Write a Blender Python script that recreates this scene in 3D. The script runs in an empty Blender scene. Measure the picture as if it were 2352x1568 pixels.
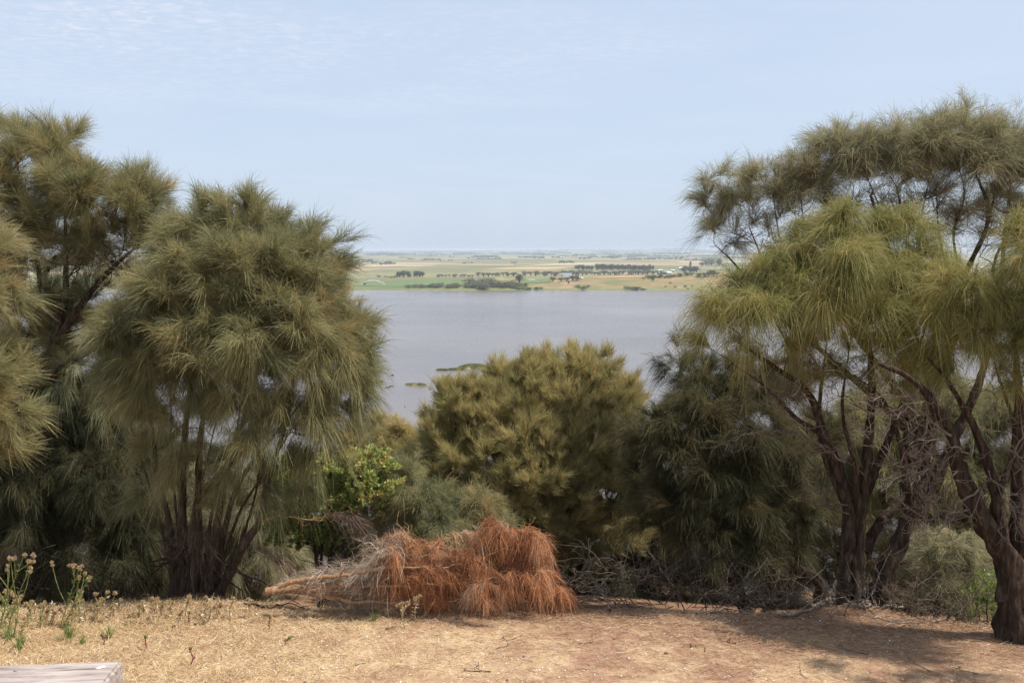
import bpy, math, random
import numpy as np
from mathutils import Vector

S = bpy.context.scene
COL = S.collection
R = math.radians

# ------------------------------------------------------------------ camera
F = 1176 / math.tan(R(30))            # focal length in photo units (photo measured 2352 wide)
PITCH = math.atan((784 - 574) / F)
CAMZ = 3.2
cam = bpy.data.cameras.new('camera')
cam.sensor_width = 36
cam.lens = 18 / math.tan(R(30))
cam.clip_start = 0.05
cam.clip_end = 90000
co = bpy.data.objects.new('camera', cam)
co.location = (0, 0, CAMZ)
co.rotation_euler = (R(90) - PITCH, 0, 0)
COL.objects.link(co)
S.camera = co

# ------------------------------------------------------------------ light
SUN_EL, SUN_AZ = R(60), R(98)         # azimuth measured from the view direction towards the right
w = bpy.data.worlds.new('World')
S.world = w
w.use_nodes = True
nt = w.node_tree
nt.nodes.clear()
L = nt.links.new


def nd(tree, kind, **kw):
    n = tree.nodes.new(kind)
    for k, v in kw.items():
        if k.startswith('i_'):
            key = k[2:]
            n.inputs[int(key) if key.isdigit() else key.replace('_', ' ')].default_value = v
        else:
            setattr(n, k, v)
    return n


sky = nd(nt, 'ShaderNodeTexSky', sky_type='NISHITA', sun_disc=False, sun_elevation=SUN_EL,
         sun_rotation=SUN_AZ, altitude=100, air_density=1.0, dust_density=1.6, ozone_density=1.0)
tc = nd(nt, 'ShaderNodeTexCoord')
sep = nd(nt, 'ShaderNodeSeparateXYZ')
L(tc.outputs['Generated'], sep.inputs[0])
zc = nd(nt, 'ShaderNodeMath', operation='MAXIMUM', i_1=0.06)
L(sep.outputs[2], zc.inputs[0])
dx = nd(nt, 'ShaderNodeMath', operation='DIVIDE')
dy = nd(nt, 'ShaderNodeMath', operation='DIVIDE')
L(sep.outputs[0], dx.inputs[0]); L(zc.outputs[0], dx.inputs[1])
L(sep.outputs[1], dy.inputs[0]); L(zc.outputs[0], dy.inputs[1])
cv = nd(nt, 'ShaderNodeCombineXYZ')
L(dx.outputs[0], cv.inputs[0]); L(dy.outputs[0], cv.inputs[1])
# thin veil of cirrus and broken ripples of altocumulus, as a layer high above
mp = nd(nt, 'ShaderNodeMapping')
mp.inputs['Scale'].default_value = (7.0, 9.0, 1)
mp.inputs['Rotation'].default_value = (0, 0, R(14))
L(cv.outputs[0], mp.inputs[0])
n1 = nd(nt, 'ShaderNodeTexNoise', i_Scale=1.6, i_Detail=7.0, i_Roughness=0.62, i_Distortion=0.7)
L(mp.outputs[0], n1.inputs['Vector'])
r1 = nd(nt, 'ShaderNodeValToRGB')
r1.color_ramp.elements[0].position = 0.44
r1.color_ramp.elements[1].position = 0.78
L(n1.outputs['Fac'], r1.inputs[0])
n2 = nd(nt, 'ShaderNodeTexNoise', i_Scale=0.62, i_Detail=5.0, i_Roughness=0.5, i_Distortion=0.2)
L(cv.outputs[0], n2.inputs['Vector'])
r2 = nd(nt, 'ShaderNodeValToRGB')
r2.color_ramp.elements[0].position = 0.40
r2.color_ramp.elements[1].position = 0.68
L(n2.outputs['Fac'], r2.inputs[0])
# the bank of cloud sits ahead and to the left
rg = nd(nt, 'ShaderNodeVectorMath', operation='DISTANCE')
rg.inputs[1].default_value = (-1.2, 4.2, 0)
L(cv.outputs[0], rg.inputs[0])
rm = nd(nt, 'ShaderNodeMapRange', i_1=0.5, i_2=3.4, i_3=1.0, i_4=0.0)
L(rg.outputs['Value'], rm.inputs[0])
m1 = nd(nt, 'ShaderNodeMath', operation='MULTIPLY')
rr_ = nd(nt, 'ShaderNodeMath', operation='MULTIPLY')
L(r2.outputs[0], rr_.inputs[0]); L(rm.outputs[0], rr_.inputs[1])
L(r1.outputs[0], m1.inputs[0]); L(rr_.outputs[0], m1.inputs[1])
m2 = nd(nt, 'ShaderNodeMath', operation='MULTIPLY', i_1=0.10)
L(r2.outputs[0], m2.inputs[0])
m3 = nd(nt, 'ShaderNodeMath', operation='MULTIPLY_ADD', i_1=1.0)
L(m1.outputs[0], m3.inputs[0]); L(m2.outputs[0], m3.inputs[2])
# milky air: a pale veil over the blue
veil = nd(nt, 'ShaderNodeMix', data_type='RGBA')
veil.inputs[0].default_value = 0.74
veil.inputs[7].default_value = (6.6, 7.8, 9.65, 1)
L(sky.outputs[0], veil.inputs[6])
cl = nd(nt, 'ShaderNodeMix', data_type='RGBA')
cl.inputs[7].default_value = (8.2, 8.3, 9.3, 1)
L(m3.outputs[0], cl.inputs[0])
L(veil.outputs[2], cl.inputs[6])
bg = nd(nt, 'ShaderNodeBackground', i_Strength=0.088)
L(cl.outputs[2], bg.inputs[0])
wo = nd(nt, 'ShaderNodeOutputWorld')
L(bg.outputs[0], wo.inputs[0])

sl = bpy.data.lights.new('sun', 'SUN')
sl.energy = 5.0
sl.angle = R(0.6)
sl.color = (1.0, 0.95, 0.87)
so = bpy.data.objects.new('sun', sl)
COL.objects.link(so)
sd = Vector((math.sin(SUN_AZ) * math.cos(SUN_EL), math.cos(SUN_AZ) * math.cos(SUN_EL), math.sin(SUN_EL)))
so.rotation_euler = sd.to_track_quat('Z', 'Y').to_euler()
so.location = (0, 0, 60)

vs = S.view_settings
vs.view_transform = 'Standard'
vs.look = 'None'
vs.exposure = 0.28
vs.gamma = 1.0
vs.use_curve_mapping = False
S.cycles.use_denoising = True
S.cycles.denoiser = 'OPENIMAGEDENOISE'
S.cycles.denoising_prefilter = 'NONE'
S.cycles.denoising_input_passes = 'RGB_ALBEDO_NORMAL'
S.cycles.max_bounces = 6
S.cycles.diffuse_bounces = 3
S.cycles.glossy_bounces = 2
S.cycles.transmission_bounces = 3
S.cycles.volume_bounces = 0
S.cycles.use_adaptive_sampling = False

# ------------------------------------------------------------------ helpers
FW = np.array([0, math.cos(PITCH), -math.sin(PITCH)])
UP = np.array([0, math.sin(PITCH), math.cos(PITCH)])


def ray(X, Y):
    return FW + (X - 1176) / F * np.array([1., 0, 0]) - (Y - 784) / F * UP


def P(X, Y, d):
    """point seen at photo position X, Y that stands d metres ahead"""
    v = ray(X, Y)
    return np.array([0, 0, CAMZ]) + v * (d / v[1])


def hash_noise(x, y, s=0.0):
    return (np.sin(x * 1.0 + 1.7 * np.sin(y * 0.73 + s) + s) + np.sin(y * 1.13 + 1.3 * np.sin(x * 0.61 - s) + 2.1 * s)
            + 0.6 * np.sin(2.3 * x - 1.9 * y + 3.1 * s) + 0.4 * np.sin(3.7 * y + 2.9 * x + s)) / 3.0


def sstep(a, b, x):
    t = np.clip((x - a) / (b - a), 0, 1)
    return t * t * (3 - 2 * t)


LAKE = -60.0


def shore_y(x):
    return 1392 + 0.00006 * x * x - 0.05 * x + 16 * np.sin(x / 90.0) + 7 * np.sin(x / 31.0 + 1)


def height(x, y):
    x = np.asarray(x, float); y = np.asarray(y, float)
    ye = 8.45 - 0.02 * x - 0.008 * np.clip(x, 0, 6) ** 2
    ye = np.clip(ye, 6.8, 10.0)
    yy = np.clip(y, 2.0, None)
    near = -0.14 * (np.minimum(yy, ye) - 6.0)
    near = near + 0.035 * hash_noise(x * 1.3, y * 1.5, 0.4) * sstep(1, 5, y) + 0.018 * hash_noise(x * 4.1, y * 4.7, 1.4)
    near = near - 0.03 * np.clip(x - 1.5, 0, 8) + 0.42 * np.exp(-((x + 3.35) / 0.75) ** 2 - ((y - 9.35) / 0.55) ** 2) + 0.34 * np.exp(-((x - 3.4) / 0.7) ** 2 - ((y - 8.85) / 0.5) ** 2)
    over = np.clip(y - ye, 0, None)
    drop = 0.14 * over + 0.42 * sstep(0.0, 0.6, over) + 0.17 * np.clip(over - 0.4, 0, 9.0) + 0.50 * np.clip(over - 9.4, 0, None)
    drop = drop + sstep(8, 40, over) * 0.6 * hash_noise(x / 6, y / 6, 2) + sstep(0.8, 2.5, over) * 0.08 * hash_noise(x * 1.1, y * 1.2, 5)
    hillside = near - drop
    z = np.maximum(hillside, LAKE - 2.0)
    far = y - shore_y(x)
    hm = np.interp(x, [-260, -130, 20, 165, 342, 560, 900], [0.0, 1.5, 5.5, 12.5, 20, 27, 22])
    knoll = 8.5 * np.exp(-((x + 42) / 52.0) ** 2 - ((y - 1452) / 38.0) ** 2)
    hill = hm * sstep(8, 150, far) * (1 - sstep(230, 520, far)) * (1 + 0.06 * hash_noise(x / 40, y / 40, 3)) + knoll
    plain = LAKE + np.minimum(-2.0 + np.clip(far + 10, 0, None) * 0.2, 1.5) + hill * 1.0
    plain = plain + 5.0 * sstep(2500, 7000, y) * hash_noise(x / 900, y / 1300, 5)
    ridge = sstep(15000, 21000, y) * (38 + 26 * hash_noise(x / 1500, y / 6000, 7) + 8 * hash_noise(x / 420, y / 3000, 4)) * np.interp(x / np.maximum(y, 1), [-0.2, -0.01, 0.05, 0.3, 0.42], [0.15, 0.35, 1.0, 0.9, 0.45])
    plain = plain + np.clip(ridge, 0, None)
    return np.where(far > -10, plain, z)


_TT = np.geomspace(3.0, 45000.0, 1500)


def ground(X, Y, lift=0.0):
    """where the line of sight through X, Y meets the ground"""
    v = ray(X, Y)
    o = np.array([0, 0, CAMZ])
    t = _TT
    for _ in range(3):
        p = o + v * t[:, None]
        below = p[:, 2] < height(p[:, 0], p[:, 1]) + lift
        k = int(np.argmax(below)) if below.any() else len(t) - 1
        t = np.linspace(t[max(k - 1, 0)], t[k], 24)
    return o + v * t[-1]


def on_plane(X, Y, z):
    v = ray(X, Y)
    return np.array([0, 0, CAMZ]) + v * ((z - CAMZ) / v[2])


def mesh_np(name, verts, faces, mat=None, attrs=None, smooth=False):
    """faces: list of int arrays (n, k) or one array"""
    me = bpy.data.meshes.new(name)
    if not isinstance(faces, (list, tuple)):
        faces = [faces]
    faces = [np.asarray(f, np.int32) for f in faces if len(f)]
    verts = np.asarray(verts, np.float32)
    me.vertices.add(len(verts))
    me.vertices.foreach_set('co', verts.ravel())
    loops = np.concatenate([f.ravel() for f in faces])
    tot = np.concatenate([np.full(len(f), f.shape[1], np.int32) for f in faces])
    start = np.concatenate([[0], np.cumsum(tot)[:-1]]).astype(np.int32)
    me.loops.add(len(loops))
    me.loops.foreach_set('vertex_index', loops)
    me.polygons.add(len(tot))
    me.polygons.foreach_set('loop_start', start)
    me.polygons.foreach_set('loop_total', tot)
    if smooth:
        me.polygons.foreach_set('use_smooth', np.ones(len(tot), bool))
    if attrs:
        for k, a in attrs.items():
            at = me.attributes.new(k, 'FLOAT', 'POINT')
            at.data.foreach_set('value', np.asarray(a, np.float32).ravel())
    me.update(calc_edges=True)
    if mat:
        me.materials.append(mat)
    return me


def link(name, me, parent=None, loc=None):
    o = bpy.data.objects.new(name, me)
    COL.objects.link(o)
    if loc is not None:
        o.location = loc
    if parent is not None:
        o.parent = parent
        o.matrix_parent_inverse.identity()
    return o


def tag(o, label=None, cat=None, group=None, kind=None):
    if label: o['label'] = label
    if cat: o['category'] = cat
    if group: o['group'] = group
    if kind: o['kind'] = kind
    return o


def empty(name, loc, label, cat, group=None):
    o = bpy.data.objects.new(name, None)
    COL.objects.link(o)
    o.empty_display_size = 0.2
    o.location = loc
    return tag(o, label, cat, group)


# ------------------------------------------------------------------ materials
def base_mat(name, rough=0.8, spec=0.2):
    m = bpy.data.materials.new(name)
    m.use_nodes = True
    t = m.node_tree
    b = t.nodes['Principled BSDF']
    b.inputs['Roughness'].default_value = rough
    b.inputs['Specular IOR Level'].default_value = spec
    return m, t, b


def ramp(t, src, stops, interp='LINEAR'):
    r = t.nodes.new('ShaderNodeValToRGB')
    cr = r.color_ramp
    cr.interpolation = interp
    while len(cr.elements) > 1:
        cr.elements.remove(cr.elements[-1])
    cr.elements[0].position = stops[0][0]
    cr.elements[0].color = (*stops[0][1], 1)
    for p, c in stops[1:]:
        e = cr.elements.new(p)
        e.color = (*c, 1)
    t.links.new(src, r.inputs[0])
    return r.outputs[0]


def strand_mat(name, stops, trans=0.42, rough=0.55, spec=0.25):
    """thin needles and leaves: colour from each strand's own tint, light shining through"""
    m, t, b = base_mat(name, rough, spec)
    a = nd(t, 'ShaderNodeAttribute', attribute_name='tint')
    c = ramp(t, a.outputs['Fac'], stops)
    t.links.new(c, b.inputs['Base Color'])
    tr = nd(t, 'ShaderNodeBsdfTranslucent')
    t.links.new(c, tr.inputs[0])
    mx = nd(t, 'ShaderNodeMixShader', i_0=trans)
    t.links.new(b.outputs[0], mx.inputs[1])
    t.links.new(tr.outputs[0], mx.inputs[2])
    t.links.new(mx.outputs[0], t.nodes['Material Output'].inputs[0])
    return m


def bark_mat(name, c0, c1, scale=9, stretch=0.18, bump=0.6):
    m, t, b = base_mat(name, 0.9, 0.15)
    g = nd(t, 'ShaderNodeNewGeometry')
    mp = nd(t, 'ShaderNodeMapping')
    mp.inputs['Scale'].default_value = (1, 1, stretch)
    t.links.new(g.outputs['Position'], mp.inputs[0])
    n = nd(t, 'ShaderNodeTexNoise', i_Scale=scale * 3, i_Detail=6.0, i_Roughness=0.65)
    t.links.new(mp.outputs[0], n.inputs['Vector'])
    c = ramp(t, n.outputs['Fac'], [(0.38, c0), (0.52, tuple((a_ + b_) * 0.4 for a_, b_ in zip(c0, c1))), (0.66, c1)])
    t.links.new(c, b.inputs['Base Color'])
    n2 = nd(t, 'ShaderNodeTexNoise', i_Scale=scale * 5, i_Detail=4.0, i_Roughness=0.6)
    t.links.new(mp.outputs[0], n2.inputs['Vector'])
    bp = nd(t, 'ShaderNodeBump', i_Strength=min(1.0, bump * 1.4), i_Distance=0.05)
    t.links.new(n2.outputs['Fac'], bp.inputs['Height'])
    t.links.new(bp.outputs[0], b.inputs['Normal'])
    return m


def plain_mat(name, c, rough=0.7, spec=0.2, vary=0.25, scale=20):
    m, t, b = base_mat(name, rough, spec)
    g = nd(t, 'ShaderNodeNewGeometry')
    n = nd(t, 'ShaderNodeTexNoise', i_Scale=scale, i_Detail=4.0)
    t.links.new(g.outputs['Position'], n.inputs['Vector'])
    lo = tuple(max(0, k * (1 - vary)) for k in c); hi = tuple(min(1, k * (1 + vary)) for k in c)
    t.links.new(ramp(t, n.outputs['Fac'], [(0.3, lo), (0.7, hi)]), b.inputs['Base Color'])
    return m


OLIVE = strand_mat('olive_needles', [(0, (0.138, 0.156, 0.086)), (0.35, (0.257, 0.254, 0.123)), (0.7, (0.377, 0.329, 0.152)), (1, (0.491, 0.357, 0.177))])
GOLDEN = strand_mat('golden_needles', [(0, (0.211, 0.206, 0.096)), (0.35, (0.388, 0.340, 0.145)), (0.75, (0.532, 0.443, 0.192)), (1, (0.643, 0.474, 0.241))])
LIME = strand_mat('yellow_green_needles', [(0, (0.106, 0.134, 0.049)), (0.35, (0.228, 0.237, 0.080)), (0.75, (0.373, 0.335, 0.113)), (1, (0.501, 0.371, 0.154))])
GREYGREEN = strand_mat('grey_green_needles', [(0, (0.163, 0.173, 0.110)), (0.4, (0.314, 0.299, 0.174)), (0.75, (0.432, 0.383, 0.215)), (1, (0.520, 0.404, 0.229))])
SHADE_DARK = strand_mat('shade_darkened_needles', [(0, (0.059, 0.066, 0.034)), (0.5, (0.111, 0.105, 0.048)), (0.85, (0.196, 0.154, 0.066)), (1, (0.297, 0.188, 0.098))])  # needles darkened in colour to stand for the shade under other crowns
RUST = strand_mat('rust_needles', [(0, (0.17, 0.080, 0.042)), (0.25, (0.38, 0.155, 0.068)), (0.55, (0.56, 0.255, 0.120)), (0.85, (0.66, 0.36, 0.19)), (1, (0.58, 0.43, 0.30))], trans=0.3)
DEADGREY = strand_mat('dead_grey_twigs', [(0, (0.22, 0.150, 0.105)), (0.6, (0.38, 0.285, 0.205)), (1, (0.50, 0.41, 0.32))], trans=0.1)
SKIRT = strand_mat('dead_brown_twigs', [(0, (0.09, 0.055, 0.038)), (0.6, (0.17, 0.11, 0.075)), (1, (0.28, 0.20, 0.14))], trans=0.1)
LEAF = strand_mat('fresh_green_leaves', [(0, (0.105, 0.165, 0.041)), (0.5, (0.247, 0.323, 0.083)), (0.9, (0.419, 0.468, 0.152)), (1, (0.628, 0.495, 0.166))], trans=0.35, rough=0.4, spec=0.4)
STRAW = strand_mat('straw', [(0, (0.36, 0.235, 0.125)), (0.4, (0.57, 0.42, 0.23)), (0.8, (0.72, 0.57, 0.34)), (1, (0.80, 0.72, 0.58))], trans=0.2)
LITTER = strand_mat('needle_litter_strands', [(0, (0.22, 0.12, 0.07)), (0.5, (0.42, 0.26, 0.15)), (0.85, (0.56, 0.39, 0.24)), (1, (0.74, 0.67, 0.60))], trans=0.1)
BARK = bark_mat('dark_brown_bark', (0.032, 0.021, 0.014), (0.130, 0.090, 0.063))
BARKRED = bark_mat('red_brown_bark', (0.070, 0.046, 0.032), (0.185, 0.128, 0.090))
BARKGREY = bark_mat('grey_dead_bark', (0.15, 0.112, 0.085), (0.36, 0.29, 0.225), scale=14, bump=0.3)
BRUSHBARK = bark_mat('shade_darkened_brush_bark', (0.075, 0.055, 0.042), (0.24, 0.185, 0.14), scale=14, bump=0.3)  # dead bark with the shade over the edge brush put into its colour
BARKTAN = bark_mat('tan_fresh_bark', (0.30, 0.165, 0.085), (0.50, 0.30, 0.17), scale=7, bump=0.3)

# ------------------------------------------------------------------ builders for wood and needles
def tube_mesh(chains, sides_for):
    """chains: list of (pts (n,3), radii (n)) -> verts, faces"""
    V, Q, T = [], [], []
    off = 0
    for pts, rad in chains:
        n = len(pts)
        if n < 2:
            continue
        k = sides_for(rad[0])
        d = np.gradient(pts, axis=0)
        d /= np.maximum(np.linalg.norm(d, axis=1, keepdims=True), 1e-9)
        ref = np.array([0.13, 0.97, 0.2]) if abs(d[0][1]) < 0.7 else np.array([1., 0.1, 0.2])
        a = np.cross(d, ref); a /= np.maximum(np.linalg.norm(a, axis=1, keepdims=True), 1e-9)
        b = np.cross(d, a)
        th = np.linspace(0, 2 * np.pi, k, endpoint=False)
        rr = rad[:, None]
        if k >= 8:   # a fluted, lumpy trunk
            i = np.arange(n)[:, None]
            if k > 12:   # furrowed bark: ridges that run along the stem and break off
                h = np.random.default_rng(int(1e4 * abs(pts[0][0]) + 1e3 * abs(pts[-1][2])))
                rg = h.normal(0, 1, (n, k))
                for _ in range(3):
                    rg[1:] = 0.45 * rg[1:] + 0.55 * rg[:-1]
                rr = rr * (1 + 0.16 * np.clip(rg / rg.std(), -1.5, 1.5))
            rr = rr * (1 + 0.09 * np.sin(3 * th[None] + i * 0.35) + 0.06 * np.sin(5 * th[None] - i * 0.6 + 1) + 0.05 * np.sin(i * 1.7))
        ring = pts[:, None, :] + rr[..., None] * (np.cos(th)[None, :, None] * a[:, None, :] + np.sin(th)[None, :, None] * b[:, None, :])
        V.append(ring.reshape(-1, 3))
        idx = off + np.arange(n * k).reshape(n, k)
        nx = np.roll(idx, -1, axis=1)
        Q.append(np.stack([idx[:-1], nx[:-1], nx[1:], idx[1:]], -1).reshape(-1, 4))
        # close the tip
        tip = off + n * k
        V.append(pts[-1:] + d[-1:] * rad[-1])
        T.append(np.stack([idx[-1], nx[-1], np.full(k, tip)], -1))
        off += n * k + 1
    if not V:
        return np.zeros((0, 3)), [np.zeros((0, 4), int)]
    return np.concatenate(V), [np.concatenate(Q), np.concatenate(T)]


def sides(r):
    return 18 if r > 0.045 else 8 if r > 0.025 else 5 if r > 0.008 else 3


def spline(pts, step, rng, jit=0.0):
    pts = np.asarray(pts, float)
    if len(pts) == 2:
        pts = np.array([pts[0], pts.mean(0) + rng.normal(0, 0.02, 3), pts[1]])
    ext = np.vstack([2 * pts[0] - pts[1], pts, 2 * pts[-1] - pts[-2]])
    out = []
    for i in range(len(pts) - 1):
        p0, p1, p2, p3 = ext[i:i + 4]
        n = max(2, int(np.linalg.norm(p2 - p1) / step))
        t = np.linspace(0, 1, n, endpoint=False)[:, None]
        out.append(0.5 * (2 * p1 + (p2 - p0) * t + (2 * p0 - 5 * p1 + 4 * p2 - p3) * t * t + (3 * p1 - p0 - 3 * p2 + p3) * t ** 3))
    out.append(pts[-1:])
    q = np.concatenate(out)
    if jit:
        q[1:-1] += rng.normal(0, jit, (len(q) - 2, 3))
    return q


def strands(base, d, length, droop, width, tint, rng, seg=3, kink=0.0):
    """ribbons: each starts at base, heads along d and bends down under its weight"""
    n = len(base)
    t = np.linspace(0, 1, seg + 1)
    g = np.array([0, 0, -1.0])
    pts = base[:, None, :] + (d * length[:, None])[:, None, :] * t[None, :, None] + g[None, None] * (length * droop)[:, None, None] * (t ** 2)[None, :, None]
    if kink:
        pts[:, 1:] += rng.normal(0, 1, (n, seg, 3)) * (length * kink)[:, None, None]
    tan = np.gradient(pts, axis=1)
    rv = rng.normal(0, 1, (n, 1, 3))
    s = np.cross(tan, rv)
    s /= np.maximum(np.linalg.norm(s, axis=2, keepdims=True), 1e-9)
    wd = np.interp(t, [0, 0.5, 1], [0.8, 1.0, 0.35])[None, :, None] * width[:, None, None] * 0.5
    V = np.stack([pts - s * wd, pts + s * wd], 2).reshape(-1, 3)
    k = (seg + 1) * 2
    i = (np.arange(n) * k)[:, None] + (np.arange(seg) * 2)[None]
    Q = np.stack([i, i + 1, i + 3, i + 2], -1).reshape(-1, 4)
    return V, Q, np.repeat(tint, k)


def leaves(base, d, length, width, tint, rng):
    """small oval leaves, four-sided blades folded along the middle"""
    n = len(base)
    rv = rng.normal(0, 1, (n, 3))
    s = np.cross(d, rv); s /= np.maximum(np.linalg.norm(s, axis=1, keepdims=True), 1e-9)
    nn = np.cross(d, s)
    a = base; e = base + d * length[:, None]
    m = base + d * (length * 0.55)[:, None] - nn * (width * 0.15)[:, None]
    V = np.stack([a, m - s * (width * .5)[:, None], e, m + s * (width * .5)[:, None]], 1).reshape(-1, 3)
    i = np.arange(n)[:, None] * 4
    Q = i + np.array([[0, 1, 2, 3]])
    return V, Q, np.repeat(tint, 4)


def unit(v):
    return v / np.maximum(np.linalg.norm(v, axis=-1, keepdims=True), 1e-9)


def grow(stems, att, rng, step=0.12, leaf_r=0.0028, upw=0.7, hubs=None):
    """stems: list of (points, radii). Attractors join the nearest wood, one after another.
    returns pos, parent, radius, root"""
    nh = 0
    if hubs is not None and len(att):
        nh = len(hubs)
        att = np.concatenate([att, hubs])
    pos, par, root, rfix = [], [], [], []
    for k, (pts, rad) in enumerate(stems):
        for i in range(len(pts)):
            pos.append(pts[i]); par.append(len(pos) - 2 if i else -1); root.append(k); rfix.append(rad[i])
    n0 = len(pos)
    cap = n0 + len(att) * 40 + 100
    A = np.zeros((cap, 3)); A[:n0] = pos
    n = n0
    sp = A[:n0]
    dmin = np.array([np.min(np.linalg.norm(sp - a, axis=1)) for a in att]) if len(att) else np.zeros(0)
    order = np.argsort(dmin * (1 + rng.normal(0, 0.12, len(att)))) if len(att) else []
    if nh:
        order = np.concatenate([order[order >= len(att) - nh], order[order < len(att) - nh]])
    ends = np.full(len(att), -1)
    for ai in order:
        p = att[ai]
        dv = p - A[:n]
        dist = np.linalg.norm(dv, axis=1) + 1e-6
        cost = dist * (1 + upw * np.clip(-dv[:, 2] / dist, -0.3, 1))
        j = int(np.argmin(cost))
        D = dist[j]
        m = max(1, int(D / step))
        a = A[j]
        pj = par[j]
        gd = unit(a - A[pj]) if pj >= 0 else np.array([0, 0, 1.])
        ctrl = a + D * 0.45 * unit(0.7 * gd + 0.7 * unit(p - a) + np.array([0, 0, 0.12])) + rng.normal(0, 0.035 * D, 3)
        prev = j
        for q in range(1, m + 1):
            t = q / m
            x = (1 - t) ** 2 * a + 2 * t * (1 - t) * ctrl + t * t * p
            if q < m:
                x = x + rng.normal(0, 0.008, 3)
            A[n] = x; par.append(prev); root.append(root[j]); rfix.append(-1)
            prev = n; n += 1
        ends[ai] = prev
    pos = A[:n]
    par = np.array(par); root = np.array(root); rfix = np.array(rfix)
    acc = np.zeros(n)
    ee = 2.3
    has = np.zeros(n, bool)
    has[par[par >= 0]] = True
    acc[~has] = leaf_r ** ee
    for i in range(n - 1, n0 - 1, -1):
        acc[par[i]] += acc[i] if par[i] >= n0 else 0
    rad = np.where(rfix > 0, rfix, np.maximum(acc, leaf_r ** ee) ** (1 / ee))
    for i in range(n0, n):
        rad[i] = min(rad[i], rad[par[i]] * (0.75 if par[i] < n0 else 1.0))
    return pos, par, rad, root, ends[:len(att) - nh], n0


def chains_of(pos, par, rad, sel=None):
    n = len(pos)
    kids = [[] for _ in range(n)]
    for i in range(n):
        if par[i] >= 0:
            kids[par[i]].append(i)
    main = [-1] * n
    for i in range(n):
        if kids[i]:
            # stems stay continuous
            main[i] = max(kids[i], key=lambda c: rad[c])
    out = []
    for i in range(n):
        if par[i] < 0 or main[par[i]] != i:
            if par[i] < 0:
                ch = []
            else:
                ch = [par[i]]
            j = i
            while j >= 0:
                ch.append(j)
                j = main[j]
            pts = pos[ch]; rr = rad[ch].copy()
            if par[i] >= 0:
                rr[0] = rr[1] if len(rr) > 1 else rr[0]
            out.append((i, pts, rr))
    return out


STAT = {'strands': 0, 'quads': 0}


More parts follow.
